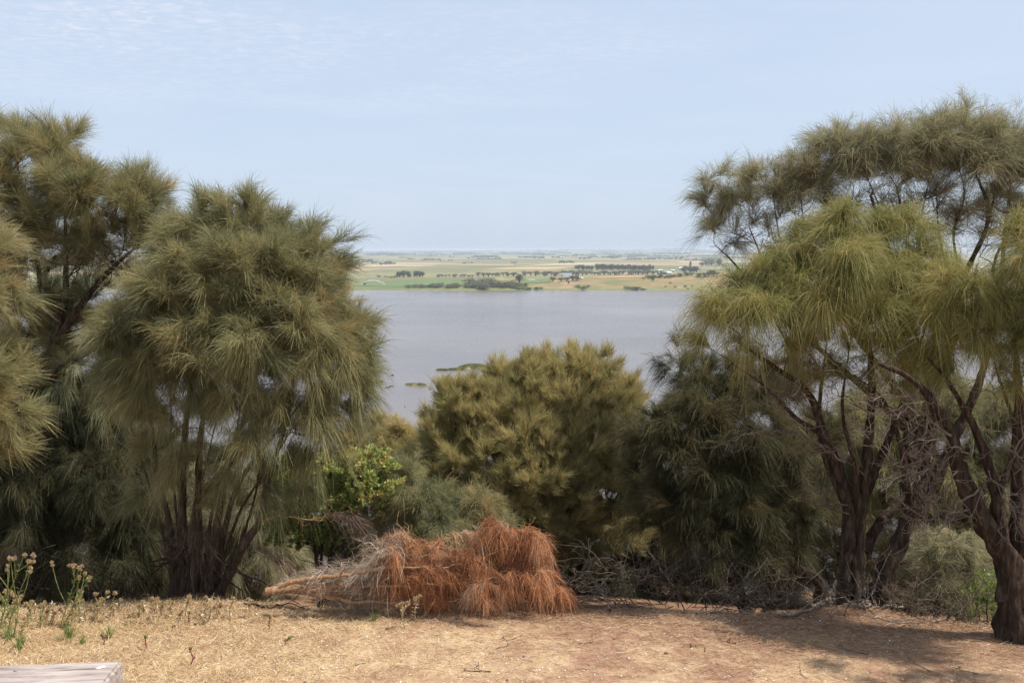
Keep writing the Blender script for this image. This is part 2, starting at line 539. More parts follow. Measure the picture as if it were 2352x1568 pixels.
def plant(name, label, d, stems, clumps, mat, bark, seed, group=None, cat='tree', tuft=26, per=80, ln=0.20, wd=0.0052,
          spread=0.75, lift=0.45, out=0.8, droop=0.5, tint=(0.4, 0.2), leafy=False, low=-0.25, shell=(0.55, 1.0), base=None,
          twig=0.0028, seg=2, kink=0.010, crown_name='crown', step=0.12, fine=0, stem_parts=True, golden=0.25, upw=0.7, sub=5, subr=0.13):
    """stems: (r0, r1, [(X, Y, dd), ...]); clumps: (X, Y, RX, RY, dd, {overrides})"""
    rng = np.random.default_rng(seed)
    wd = wd * 0.60
    ST = []
    for r0, r1, pts in stems:
        q = [P(x, y, d + dd) for x, y, dd in pts]
        if pts[0][1] > 1300:
            q[0] = q[0] - np.array([0, 0, 0.25])
        q = spline(q, 0.05, rng, 0.002)
        f = np.linspace(0, 1, len(q))
        rr = r0 + (r1 * 0.45 - r0) * f ** 0.85
        rr = rr * (1 + 0.35 * np.exp(-f * 22))
        ST.append((q, rr))
    if base is None:
        base = ST[0][0][0]
    base = np.asarray(base, float)
    base[2] = float(height(base[0], base[1]))
    clumps = [c for c in clumps if P(c[0], c[1], d + c[4])[2] > float(height(P(c[0], c[1], d + c[4])[0], d + c[4])) - 0.05]
    att, cdir, cid, over = [], [], [], []
    for k, c in enumerate(clumps):
        X, Y, RX, RY, dd = c[:5]
        o = c[5] if len(c) > 5 else {}
        dc = d + dd
        cen = P(X, Y, dc)
        rx, rz = RX * dc / F, RY * dc / F
        ry = o.get('ry', (rx + rz) / 2)
        n = max(3, int(o.get('tuft', tuft) * (rx * rz + rx * ry + ry * rz) / 3 * 4 * (1.0 if low < 0 else 0.6)))
        v = unit(rng.normal(0, 1, (n * 6, 3)))
        v = v[v[:, 2] > o.get('low', low)][:n]
        rad = rng.uniform(*shell, len(v)) ** 0.7 * np.where(rng.uniform(0, 1, len(v)) < 0.12, 1.16, 1.0)
        att.append(cen + v * rad[:, None] * np.array([rx, ry, rz]) * (1 + rng.normal(0, 0.10, (len(v), 1))))
        cdir.append(v); cid += [k] * len(v); over += [o] * len(v)
    att = np.concatenate(att); cdir = np.concatenate(cdir)
    hubs = np.array([P(c[0], c[1] + 0.55 * c[3], d + c[4]) for c in clumps])
    pos, par, rad, root, ends, n0 = grow(ST, att, rng, step=step, leaf_r=twig, upw=upw, hubs=hubs)
    e = empty(name, base, label, cat, group)
    ch = chains_of(pos, par, rad)
    if stem_parts and len(ST) > 1:
        groups = {}
        for i, p_, r_ in ch:
            groups.setdefault(root[i], []).append((p_ - base, r_))
    else:
        groups = {0: [(p_ - base, r_) for i, p_, r_ in ch]}
    for k in groups:
        V, Fc = tube_mesh(groups[k], sides)
        if len(V):
            nm = 'stem' if (stem_parts and len(ST) > 1) else 'trunk'
            link(nm, mesh_np(nm, V, Fc, bark, smooth=True), e)
    # foliage: every branchlet end carries a few tufts of needles on short twigs
    N0 = len(att)
    tw0 = unit(att - pos[par[ends]])
    rep = np.repeat(np.arange(N0), sub)
    first = np.tile(np.arange(sub) == 0, N0)
    o_ = unit(rng.normal(0, 1, (len(rep), 3)) + 0.8 * cdir[rep] + np.array([0, 0, 0.25])) * (subr * rng.uniform(0.3, 1.25, len(rep)))[:, None]
    o_[first] = 0
    stem0 = att[rep] - tw0[rep] * (subr * rng.uniform(0.3, 1.2, len(rep)))[:, None]
    att2 = att[rep] + o_
    twv = att2 - stem0
    tl_ = np.linalg.norm(twv, axis=1)
    tw = unit(twv)
    Vt, Qt, Tt = strands(stem0, tw, tl_, np.full(len(rep), 0.02), np.full(len(rep), twig * 1.5), np.full(len(rep), 0.3), rng, seg=2, kink=0.03)
    over = [over[i] for i in rep]
    cdir = cdir[rep]; att = att2
    N = len(att)
    pn = np.array([o.get('per', per) for o in over]) * 0.88
    idx = np.repeat(np.arange(N), np.maximum(2, (pn * rng.uniform(0.6, 1.4, N)).astype(int)))
    M = len(idx)
    al = np.array([o.get('lift', lift) for o in over]); ao = np.array([o.get('out', out) for o in over])
    u = unit(cdir * (ao * 0.45)[:, None] + tw * 0.85 + np.array([0, 0, 1.]) * al[:, None] + rng.normal(0, 0.34, (N, 3)))
    ll = np.array([o.get('ln', ln) for o in over]) * rng.uniform(0.8, 1.2, N)
    dr = np.array([o.get('droop', droop) for o in over]) * rng.uniform(0.7, 1.3, N)
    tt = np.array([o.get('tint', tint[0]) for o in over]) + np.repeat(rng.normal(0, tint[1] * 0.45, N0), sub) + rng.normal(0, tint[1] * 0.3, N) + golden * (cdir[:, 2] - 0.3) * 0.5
    back = rng.uniform(0, 1, M) ** 1.2 * np.minimum(0.7 * ll[idx], tl_[idx] * 1.1)
    b = att[idx] - tw[idx] * back[:, None] + rng.normal(0, 0.010, (M, 3))
    dd_ = unit(u[idx] + rng.normal(0, 1, (M, 3)) * spread * 0.42)
    Ls = ll[idx] * rng.uniform(0.45, 1.35, M)
    ti = np.clip(tt[idx] + rng.normal(0, tint[1] * 0.75, M), 0, 1)
    if leafy:
        V, Q, T = leaves(b, dd_, Ls, Ls * 0.42, ti, rng)
    else:
        V, Q, T = strands(b, dd_, Ls, dr[idx] * rng.uniform(0.45, 1.5, M), wd * rng.uniform(0.7, 1.3, M), ti, rng, seg=seg, kink=kink)
    STAT['strands'] += M; STAT['quads'] += len(Q)
    me = mesh_np(crown_name, np.vstack([V, Vt]) - base, [Q, Qt + len(V)], mat, {'tint': np.concatenate([T, Tt])})
    me.materials.append(SKIRT)
    mi = np.zeros(len(me.polygons), np.int32); mi[len(Q):] = 1
    me.polygons.foreach_set('material_index', mi)
    link(crown_name, me, e)
    return e, (pos, par, rad, root, ends)


# ------------------------------------------------------------------ setting
def terrain():
    th = np.concatenate([np.arange(-180, -44, 4.0), np.arange(-44, 44.01, 0.3), np.arange(48, 180, 4.0)])
    rr = np.concatenate([np.arange(0.4, 13, 0.14), np.geomspace(13, 1150, 46)[1:], np.arange(1165, 2100, 14), np.geomspace(2120, 27000, 46)])
    TH, RR = np.meshgrid(np.radians(th), rr)
    x = RR * np.sin(TH); y = RR * np.cos(TH)
    z = height(x, y)
    nr, nth = x.shape
    V = np.stack([x, y, z], -1).reshape(-1, 3)
    V = np.vstack([V, [[0, 0, float(height(0, 0))]]])
    idx = np.arange(nr * nth).reshape(nr, nth)
    nx = np.roll(idx, -1, axis=1)
    Q = np.stack([idx[:-1], idx[1:], nx[1:], nx[:-1]], -1).reshape(-1, 4)
    T = np.stack([np.full(nth, len(V) - 1), idx[0], nx[0]], -1)
    xx, yy = V[:, 0], V[:, 1]
    far = yy - shore_y(xx)
    ye = np.clip(8.45 - 0.02 * xx - 0.008 * np.clip(xx, 0, 6) ** 2, 6.8, 10.0)
    # zone: 0 clearing, 1 litter under the trees
    zone = sstep(-0.9, 0.3, yy - ye + 0.2 * hash_noise(xx * 2, yy * 2.4, 3) + 0.16 * np.clip(xx, -1, 6))
    dist = sstep(600, 1000, yy)
    bank = sstep(-30, -5, far) * (1 - sstep(9, 20, far))
    hm = np.interp(xx, [-260, -130, 20, 165, 342, 560, 900], [0.0, 1.5, 5.5, 12.5, 20, 27, 22])
    hill = sstep(2, 6, hm) * sstep(10, 26, far) * (1 - sstep(210, 380, far))
    hill = np.maximum(hill, np.exp(-((xx + 42) / 60.0) ** 2 - ((yy - 1452) / 42.0) ** 2) * 1.4 * sstep(10, 26, far))
    me = mesh_np('ground', V, [Q, T], None, {'zone': zone, 'dist': dist, 'bank': bank, 'hill': np.clip(hill, 0, 1)}, smooth=True)
    m, t, b = base_mat('ground_surface', 0.95, 0.1)
    lk = t.links.new
    g = nd(t, 'ShaderNodeNewGeometry')

    def noise(scale, detail=5.0, rough=0.6, dist=0.0, vec=None):
        n = nd(t, 'ShaderNodeTexNoise', i_Scale=scale, i_Detail=detail, i_Roughness=rough, i_Distortion=dist)
        lk(vec if vec else g.outputs['Position'], n.inputs['Vector'])
        return n.outputs['Fac']

    def attr(n):
        return nd(t, 'ShaderNodeAttribute', attribute_name=n).outputs['Fac']

    def mix(f, a, c):
        n = nd(t, 'ShaderNodeMix', data_type='RGBA')
        if isinstance(f, float): n.inputs[0].default_value = f
        else: lk(f, n.inputs[0])
        for s, i in ((a, 6), (c, 7)):
            if isinstance(s, tuple): n.inputs[i].default_value = (*s, 1)
            else: lk(s, n.inputs[i])
        return n.outputs[2]
    straw = ramp(t, noise(2.2, 8.0, 0.7, 0.4), [(0.28, (0.29, 0.165, 0.10)), (0.45, (0.42, 0.275, 0.165)), (0.62, (0.53, 0.39, 0.235)), (0.8, (0.60, 0.47, 0.32))])
    speck = ramp(t, noise(95, 3.0, 0.8), [(0.62, (0, 0, 0)), (0.72, (1, 1, 1))])
    straw = mix(speck, straw, (0.62, 0.55, 0.48))
    litter = ramp(t, noise(3.1, 8.0, 0.75, 0.6), [(0.3, (0.12, 0.068, 0.044)), (0.55, (0.26, 0.155, 0.095)), (0.8, (0.37, 0.24, 0.155))])
    # worn patches of bare red-brown soil, mostly towards the middle and right
    soil = ramp(t, noise(14, 8.0, 0.75), [(0.3, (0.20, 0.105, 0.065)), (0.55, (0.33, 0.195, 0.125)), (0.75, (0.46, 0.32, 0.23))])
    sp = nd(t, 'ShaderNodeSeparateXYZ')
    lk(g.outputs['Position'], sp.inputs[0])
    mr = nd(t, 'ShaderNodeMapRange', i_1=-3.2, i_2=1.5, i_3=-0.16, i_4=0.06)
    lk(sp.outputs[0], mr.inputs[0])
    ad = nd(t, 'ShaderNodeMath', operation='ADD')
    lk(mr.outputs[0], ad.inputs[0]); lk(noise(1.5, 7.0, 0.68, 0.5), ad.inputs[1])
    straw = mix(ramp(t, ad.outputs[0], [(0.47, (0, 0, 0)), (0.60, (1, 1, 1))]), straw, soil)
    near = mix(attr('zone'), straw, litter)
    # far paddocks
    mp = nd(t, 'ShaderNodeMapping')
    mp.inputs['Scale'].default_value = (1 / 520, 1 / 420, 0)
    mp.inputs['Rotation'].default_value = (0, 0, R(8))
    lk(g.outputs['Position'], mp.inputs[0])
    vo = nd(t, 'ShaderNodeTexVoronoi', distance='CHEBYCHEV', i_Scale=1.0, i_Randomness=0.8)
    lk(mp.outputs[0], vo.inputs['Vector'])
    sx = nd(t, 'ShaderNodeSeparateColor')
    lk(vo.outputs['Color'], sx.inputs[0])
    field = ramp(t, sx.outputs[0], [(0, (0.150, 0.158, 0.078)), (0.2, (0.180, 0.178, 0.090)), (0.42, (0.215, 0.200, 0.105)), (0.58, (0.250, 0.215, 0.120)), (0.72, (0.170, 0.170, 0.085)),
                                            (0.86, (0.33, 0.245, 0.140)), (0.95, (0.42, 0.33, 0.21))], 'CONSTANT')
    var = ramp(t, noise(0.011, 6.0, 0.65), [(0.3, (0.80, 0.82, 0.78)), (0.7, (1.18, 1.15, 1.12))])
    mu = nd(t, 'ShaderNodeMix', data_type='RGBA', blend_type='MULTIPLY')
    mu.inputs[0].default_value = 1.0
    lk(field, mu.inputs[6]); lk(var, mu.inputs[7])
    hillc = ramp(t, noise(0.019, 8.0, 0.72, 0.3), [(0.34, (0.150, 0.150, 0.060)), (0.48, (0.205, 0.175, 0.080)), (0.58, (0.32, 0.205, 0.115)), (0.72, (0.40, 0.265, 0.165))])
    farc = mix(attr('hill'), mu.outputs[2], hillc)
    bankc = ramp(t, noise(0.06, 5.0, 0.7), [(0.35, (0.120, 0.140, 0.050)), (0.6, (0.180, 0.200, 0.075)), (0.75, (0.28, 0.22, 0.11))])
    farc = mix(attr('bank'), farc, bankc)
    lk(mix(attr('dist'), near, farc), b.inputs['Base Color'])
    bn = nd(t, 'ShaderNodeBump', i_Strength=0.55, i_Distance=0.03)
    lk(noise(26, 8.0, 0.75), bn.inputs['Height'])
    lk(bn.outputs[0], b.inputs['Normal'])
    me.materials.append(m)
    tag(link('ground', me), kind='structure')


terrain()


def lake():
    th = np.linspace(0, 2 * np.pi, 90, endpoint=False)
    V = np.stack([1500 * np.cos(th), 760 + 720 * np.sin(th), np.full(90, LAKE)], -1)
    m, t, b = base_mat('lake_water', 0.22, 0.5)
    b.inputs['IOR'].default_value = 1.33
    g = nd(t, 'ShaderNodeNewGeometry')
    n0 = nd(t, 'ShaderNodeTexNoise', i_Scale=0.006, i_Detail=4.0, i_Roughness=0.55)
    t.links.new(g.outputs['Position'], n0.inputs['Vector'])
    t.links.new(ramp(t, n0.outputs['Fac'], [(0.35, (0.120, 0.100, 0.090)), (0.65, (0.175, 0.147, 0.132))]), b.inputs['Base Color'])
    mp = nd(t, 'ShaderNodeMapping')
    mp.inputs['Scale'].default_value = (0.35, 1.0, 1)
    mp.inputs['Rotation'].default_value = (0, 0, R(12))
    t.links.new(g.outputs['Position'], mp.inputs[0])
    n1 = nd(t, 'ShaderNodeTexNoise', i_Scale=0.55, i_Detail=5.0, i_Roughness=0.6, i_Distortion=0.4)
    t.links.new(mp.outputs[0], n1.inputs['Vector'])
    # wind-ruffled lanes and calmer ones
    n2 = nd(t, 'ShaderNodeTexNoise', i_Scale=0.012, i_Detail=3.0, i_Roughness=0.5)
    mp2 = nd(t, 'ShaderNodeMapping')
    mp2.inputs['Scale'].default_value = (0.25, 1.0, 1)
    t.links.new(g.outputs['Position'], mp2.inputs[0])
    t.links.new(mp2.outputs[0], n2.inputs['Vector'])
    mr = nd(t, 'ShaderNodeMapRange', i_1=0.40, i_2=0.60, i_3=0.14, i_4=0.46)
    t.links.new(n2.outputs['Fac'], mr.inputs[0])
    bp = nd(t, 'ShaderNodeBump', i_Distance=0.6)
    t.links.new(mr.outputs[0], bp.inputs['Strength'])
    t.links.new(n1.outputs['Fac'], bp.inputs['Height'])
    t.links.new(bp.outputs[0], b.inputs['Normal'])
    tag(link('lake', mesh_np('lake', V, [np.arange(90)[None]], m)), kind='structure')


lake()


def scatter_grass():
    rng = np.random.default_rng(5)
    # dry grass over the clearing, thick and tall to the left, thin and trampled to the right
    n = 420000
    x = rng.uniform(-6.5, 6.5, n); y = rng.uniform(4.6, 9.9, n)
    ye = np.clip(8.45 - 0.02 * x - 0.008 * np.clip(x, 0, 6) ** 2, 6.8, 10.0)
    patch = hash_noise(x * 1.7, y * 2.3, 2.2) + 0.5 * hash_noise(x * 5, y * 6, 0.6)
    left = sstep(1.6, -4.0, x + 0.5 * patch)
    bare = sstep(0.1, 0.55, -patch + 0.25 * sstep(-2.5, 2, x)) * (1 - left * 0.7)
    keep = (y < ye + 0.15) & (rng.uniform(0, 1, n) < (0.28 + 0.72 * left) * (1 - 0.85 * bare) * (1 - 0.75 * sstep(0.8, 0.1, ye - y) * sstep(-1, 1.0, x)))
    x, y, left = x[keep], y[keep], left[keep]
    n = len(x)
    z = height(x, y) - 0.004
    az = rng.uniform(0, 2 * np.pi, n)
    up = np.abs(rng.normal(0, 1, n)) * (0.18 + 0.42 * left) + 0.03
    d = unit(np.stack([np.cos(az), np.sin(az), up], -1))
    L_ = rng.uniform(0.015, 0.06, n) * (0.75 + 1.2 * left) * (1 + (rng.uniform(0, 1, n) < 0.04) * 0.9)
    tint = np.clip(0.48 + 0.30 * rng.normal(0, 1, n) * 0.8 + 0.12 * hash_noise(x, y, 1), 0, 1)
    V, Q, T = strands(np.stack([x, y, z], -1), d, L_, rng.uniform(0.0, 0.25, n), rng.uniform(0.0022, 0.0046, n), tint, rng, seg=2, kink=0.06)
    o = link('dry_grass', mesh_np('dry_grass', V, Q, STRAW, {'tint': T}))
    tag(o, 'short straw coloured dry grass covering the clearing', 'grass', kind='stuff')
    # fallen needles and fine twigs, thickest along the edge and to the right
    n = 230000
    x = rng.uniform(-6.5, 6.8, n); y = rng.uniform(4.6, 10.8, n)
    ye = np.clip(8.45 - 0.02 * x - 0.008 * np.clip(x, 0, 6) ** 2, 6.8, 10.0)
    patch = hash_noise(x * 2.1, y * 2.6, 4.2)
    pr = 0.18 + 0.8 * sstep(-1.5, 2.0, x) * sstep(2.4, 0.3, ye - y) + 0.7 * sstep(0.7, 0.0, ye - y) + 0.25 * patch * sstep(-3, 1, x)
    keep = rng.uniform(0, 1, n) < pr
    x, y = x[keep], y[keep]
    n = len(x)
    z = height(x, y) + 0.002 + rng.uniform(0, 0.012, n)
    az = rng.normal(0.1, 0.9, n) + np.pi * (rng.uniform(0, 1, n) < 0.5)
    d = unit(np.stack([np.cos(az), np.sin(az), rng.normal(0.02, 0.10, n)], -1))
    V, Q, T = strands(np.stack([x, y, z], -1), d, rng.uniform(0.03, 0.13, n), rng.uniform(0, 0.03, n), rng.uniform(0.0018, 0.0038, n),
                      np.clip(rng.normal(0.45, 0.22, n), 0, 0.97), rng, seg=2, kink=0.05)
    # pale flakes of dry leaf among the litter
    n = 9000
    x = rng.uniform(-5, 6, n); y = rng.uniform(5.5, 8.4, n)
    keep = (hash_noise(x * 1.4, y * 1.9, 6.1) + 0.5 * hash_noise(x * 4, y * 5, 1.1)) > rng.uniform(-0.5, 0.9, n)
    x, y = x[keep], y[keep]
    n = len(x)
    V3, Q3, T3 = leaves(np.stack([x, y, height(x, y) + 0.008], -1), unit(rng.normal(0, 1, (n, 3)) * np.array([1, 1, .35])), rng.uniform(.008, .024, n), rng.uniform(.006, .014, n), np.full(n, 1.0), rng)
    Q = np.concatenate([Q, Q3 + len(V)]); V = np.concatenate([V, V3]); T = np.concatenate([T, T3])
    o = link('needle_litter', mesh_np('needle_litter', V, Q, LITTER, {'tint': T}))
    tag(o, 'brown fallen needles and fine twigs strewn over the ground under the trees', 'leaf litter', kind='stuff')


scatter_grass()
# ------------------------------------------------------------------ near trees
# the big many-stemmed sheoak left of the lake
plant('drooping_sheoak', 'bushy many stemmed sheoak with brown twig skirt, left of the lake view', 9.4, [
    (0.055, 0.012, [(400, 1345, 0), (388, 1200, 0), (362, 1100, 0), (350, 980, 0), (325, 850, 0)]),
    (0.065, 0.014, [(425, 1348, 0), (418, 1150, 0.1), (425, 1000, 0.1), (440, 850, 0.1), (450, 660, 0.1)]),
    (0.060, 0.014, [(450, 1345, 0.1), (455, 1150, 0), (462, 1000, 0), (490, 850, 0), (520, 640, 0)]),
    (0.055, 0.012, [(470, 1345, -0.05), (500, 1200, -0.1), (530, 1050, -0.1), (580, 900, -0.1), (620, 700, -0.1)]),
    (0.060, 0.014, [(490, 1335, 0), (560, 1250, -0.1), (598, 1195, -0.1), (612, 1110, 0), (660, 960, 0.1), (690, 760, 0.1)]),
    (0.045, 0.010, [(480, 1340, 0.15), (520, 1200, 0.2), (560, 1090, 0.2), (680, 940, 0.2), (770, 850, 0.2)]),
    (0.028, 0.009, [(415, 1345, 0.1), (375, 1230, 0.15), (345, 1120, 0.2), (300, 980, 0.2)]),
    (0.026, 0.009, [(440, 1345, 0.15), (405, 1180, 0.2), (395, 1020, 0.2), (390, 880, 0.2)]),
    (0.028, 0.009, [(460, 1345, 0.2), (490, 1160, 0.25), (545, 980, 0.25), (560, 820, 0.2)]),
    (0.026, 0.009, [(485, 1340, 0.1), (545, 1190, 0.15), (625, 1060, 0.15), (720, 900, 0.1)]),
    (0.024, 0.009, [(445, 1345, -0.1), (440, 1200, -0.15), (470, 1080, -0.2), (505, 930, -0.3)]),
    (0.024, 0.009, [(500, 1335, 0.1), (575, 1180, 0.2), (600, 1060, 0.2), (640, 900, 0.1)]),
], [
    (470, 548, 75, 80, 0.1), (550, 540, 85, 76, 0.1), (625, 575, 66, 76, 0.1), (425, 600, 60, 80, 0), (730, 590, 50, 70, 0.2, {'tint': 0.3}),
    (560, 650, 120, 110, -0.4), (440, 680, 110, 100, -0.3), (350, 760, 100, 110, -0.1, {'droop': 0.5}), (660, 680, 95, 110, -0.2),
    (745, 730, 60, 110, 0.1, {'tint': 0.85}), (800, 790, 62, 80, 0.2), (620, 790, 120, 110, -0.55, {'droop': 0.5}),
    (480, 810, 125, 110, -0.5, {'droop': 0.55}), (345, 860, 95, 90, -0.2, {'droop': 0.7}), (720, 850, 100, 90, -0.15, {'droop': 0.8}),
    (570, 920, 95, 80, -0.45, {'droop': 0.8, 'tuft': 30}), (420, 950, 75, 60, -0.4, {'droop': 0.9, 'tuft': 26}), (690, 960, 95, 70, -0.2, {'droop': 0.9, 'tuft': 34}),
    (770, 960, 55, 55, 0.1, {'droop': 1.1}), (620, 1065, 80, 50, -0.2, {'droop': 1.1, 'tuft': 12}), (450, 1080, 60, 60, -0.3, {'droop': 1.2, 'tuft': 16}),
    (560, 1110, 70, 50, 0.2, {'droop': 1.1, 'tuft': 14}), (822, 835, 30, 55, 0.2, {'droop': 0.7}), (330, 960, 60, 60, 0.1, {'droop': 0.9, 'tuft': 26}), (520, 1040, 70, 50, -0.3, {'droop': 1.0, 'tuft': 12}), (600, 1000, 80, 60, -0.45, {'droop': 1.0, 'tuft': 18}), (735, 1040, 55, 40, 0, {'droop': 1.1, 'tuft': 14}), (660, 1130, 50, 35, 0.2, {'droop': 1.1, 'tuft': 7}), (400, 880, 90, 80, -0.4, {'droop': 0.9}), (785, 900, 48, 62, 0.1, {'droop': 0.8}), 
    (370, 1030, 60, 50, 0.2, {'droop': 0.9, 'tuft': 14}), (560, 1130, 70, 45, -0.2, {'droop': 1.0, 'tuft': 12}), (440, 1150, 60, 40, 0, {'droop': 1.0, 'tuft': 12}), (330, 1120, 50, 50, 0.1, {'droop': 0.9, 'tuft': 12}), (470, 620, 100, 90, 0.4), (620, 680, 110, 100, 0.4), (400, 800, 100, 110, 0.4), (560, 820, 120, 110, 0.4), (700, 780, 100, 110, 0.4), (270, 800, 50, 70, 0.1, {'droop': 0.6}),
], OLIVE, BARKRED, 11, group='sheoaks around the clearing', tuft=42, per=64, sub=7, subr=0.17, ln=0.23, tint=(0.42, 0.24), droop=0.35, lift=0.5, spread=0.75)

# taller sheoak behind it, at the left edge, limbs leaning right and hung with cones
A_TREE, A_GEO = plant('drooping_sheoak', 'tall open sheoak at the left edge with leaning limbs and dark cones', 11.2, [
    (0.17, 0.030, [(-190, 1420, 0), (-60, 1120, 0), (30, 930, 0), (140, 770, 0), (225, 650, 0), (320, 560, 0)]),
    (0.09, 0.020, [(-140, 1300, 0.3), (-20, 1000, 0.3), (60, 800, 0.3), (90, 650, 0.3), (60, 480, 0.3), (40, 380, 0.3)]),
    (0.06, 0.015, [(30, 930, 0), (150, 840, -0.2), (250, 780, -0.3), (350, 700, -0.3)]),
    (0.055, 0.012, [(120, 795, 0), (150, 680, 0.1), (150, 560, 0.1), (150, 420, 0.1)]),
], [
    (20, 340, 70, 65, 0.2), (130, 335, 50, 50, 0.1), (70, 420, 95, 75, 0), (175, 430, 80, 60, -0.1), (265, 460, 85, 60, -0.1), (330, 470, 50, 55, -0.1),
    (20, 480, 60, 70, -0.2), (110, 500, 80, 50, -0.1, {'tuft': 12}), (230, 530, 90, 50, 0.1, {'tuft': 12}), (310, 540, 60, 40, 0, {'tuft': 12}),
    (60, 600, 70, 60, 0.3, {'tuft': 9}), (200, 620, 90, 50, 0.4, {'tuft': 8}), (120, 680, 80, 60, -0.1, {'tuft': 10, 'tint': 0.2}),
    (210, 720, 90, 60, 0.3, {'tuft': 10, 'tint': 0.2}), (160, 860, 90, 80, 0.2, {'tuft': 14, 'tint': 0.15, 'droop': 0.9}), (60, 960, 100, 80, 0.3, {'tuft': 14, 'tint': 0.15, 'droop': 0.9}),
    (250, 940, 80, 70, 0.3, {'tuft': 16, 'tint': 0.2, 'droop': 0.9}), (90, 370, 70, 60, 0.1), (220, 480, 70, 50, 0), (290, 500, 70, 45, -0.1), (150, 480, 60, 50, 0.2), (350, 530, 40, 60, 0), (40, 540, 90, 70, 0.4), (140, 580, 90, 60, 0.4), (260, 560, 80, 50, 0.4), (30, 680, 90, 80, 0.5), (120, 760, 90, 80, 0.5), (220, 800, 90, 80, 0.4), (60, 840, 100, 80, 0.4), (240, 680, 70, 60, 0.5, {'tuft': 16}),
    (160, 600, 110, 60, 0, {'tuft': 64, 'per': 3}), (250, 620, 90, 60, 0.2, {'tuft': 64, 'per': 3}), (80, 700, 90, 60, 0.1, {'tuft': 64, 'per': 3}), (300, 600, 60, 50, 0, {'tuft': 12, 'per': 8}),
], OLIVE, BARK, 12, group='sheoaks around the clearing', tuft=32, per=54, sub=6, subr=0.17, ln=0.25, tint=(0.5, 0.25), droop=0.2, lift=0.55, twig=0.0034)

# the golden green boughs that reach in from beyond the left edge, nearer than the rest
plant('drooping_sheoak', 'golden green sheoak boughs reaching in at the left edge, nearest on that side', 8.0, [
    (0.12, 0.02, [(-330, 1400, 0), (-290, 1100, 0), (-230, 850, 0), (-150, 650, 0)]),
    (0.05, 0.01, [(-290, 1100, 0), (-180, 960, -0.1), (-80, 900, -0.2)]),
], [
    (-60, 590, 75, 85, 0, {'tint': 0.75}), (-45, 700, 90, 80, 0, {'tint': 0.6}), (-60, 850, 105, 95, -0.2), (-50, 960, 110, 90, -0.2), (-60, 1040, 90, 60, 0),
    (-160, 700, 100, 120, 0.2), (-170, 900, 100, 120, 0.2),
], OLIVE, BARK, 13, group='sheoaks around the clearing', tuft=46, per=90, ln=0.22, tint=(0.58, 0.25), droop=0.3, lift=0.45)

# shaded thicket under the left trees
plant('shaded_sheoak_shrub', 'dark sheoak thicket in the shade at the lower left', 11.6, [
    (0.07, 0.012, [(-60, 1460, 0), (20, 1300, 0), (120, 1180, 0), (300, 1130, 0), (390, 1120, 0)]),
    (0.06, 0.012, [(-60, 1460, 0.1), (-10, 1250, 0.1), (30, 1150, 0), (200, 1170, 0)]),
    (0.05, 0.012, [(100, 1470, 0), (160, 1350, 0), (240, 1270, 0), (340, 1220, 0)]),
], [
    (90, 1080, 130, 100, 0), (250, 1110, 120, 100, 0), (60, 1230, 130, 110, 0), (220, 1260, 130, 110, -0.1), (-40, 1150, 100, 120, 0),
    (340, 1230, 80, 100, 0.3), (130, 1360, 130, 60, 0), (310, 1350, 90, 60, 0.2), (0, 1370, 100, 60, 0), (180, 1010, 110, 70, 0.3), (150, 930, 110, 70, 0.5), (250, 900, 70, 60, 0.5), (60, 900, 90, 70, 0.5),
], SHADE_DARK, BARK, 14, tuft=28, per=70, sub=8, subr=0.18, ln=0.24, tint=(0.35, 0.25), droop=0.7, lift=0.2, wd=0.0055, cat='shrub')

plant('sheoak_shrub', 'olive sheoak shrub half hidden behind the many stemmed sheoak', 13.0, [
    (0.06, 0.012, [(560, 1440, 0), (560, 1300, 0), (500, 1180, 0)]),
    (0.05, 0.012, [(560, 1440, 0), (620, 1280, 0), (660, 1120, 0)]),
    (0.05, 0.012, [(560, 1440, 0.2), (400, 1280, 0.2), (330, 1150, 0.2)]),
], [
    (620, 1150, 90, 70, 0), (500, 1180, 90, 80, 0), (370, 1140, 90, 80, 0.2), (580, 1270, 80, 80, -0.1), (430, 1280, 90, 80, 0), (300, 1230, 70, 70, 0.2), (640, 1300, 60, 70, 0), (520, 1350, 100, 40, 0),
], GREYGREEN, BARK, 15, tuft=26, per=65, sub=8, subr=0.18, ln=0.24, tint=(0.45, 0.25), droop=0.6, wd=0.006, cat='shrub')

# soft leafy shrub
plant('leafy_shrub', 'fresh bright green leafy shrub between the two sheoak masses, behind the fallen tree', 11.0, [
    (0.035, 0.012, [(735, 1330, 0), (720, 1240, 0), (690, 1150, 0)]),
    (0.035, 0.012, [(740, 1330, 0), (770, 1230, 0), (820, 1120, 0)]),
    (0.030, 0.012, [(738, 1330, 0.1), (740, 1220, 0.2), (760, 1120, 0.2)]),
], [
    (690, 1100, 75, 60, -0.2, {'tint': 0.7}), (760, 1100, 60, 60, -0.2, {'tint': 0.75}), (720, 1150, 70, 60, -0.2), (835, 1080, 48, 48, 0.1, {'tint': 0.75}), (850, 1130, 45, 50, 0, {'tint': 0.7}), (800, 1130, 55, 60, 0.1, {'tint': 0.65}),
    (700, 1200, 80, 60, 0, {'tint': 0.3}), (780, 1220, 60, 60, 0, {'tint': 0.3}), (650, 1230, 45, 50, 0.1, {'tint': 0.4}), (850, 1075, 50, 40, -0.5, {'tint': 0.8}), (875, 1120, 40, 45, -0.5, {'tint': 0.75}), (800, 1090, 50, 40, -0.3, {'tint': 0.8}), (830, 1160, 50, 45, -0.4, {'tint': 0.65}), (720, 1275, 60, 30, 0, {'tint': 0.3, 'tuft': 16}),
], LEAF, BARK, 16, tuft=70, per=38, ln=0.046, tint=(0.6, 0.25), leafy=True, spread=1.1, lift=0.7, cat='shrub', twig=0.002, golden=0.15)

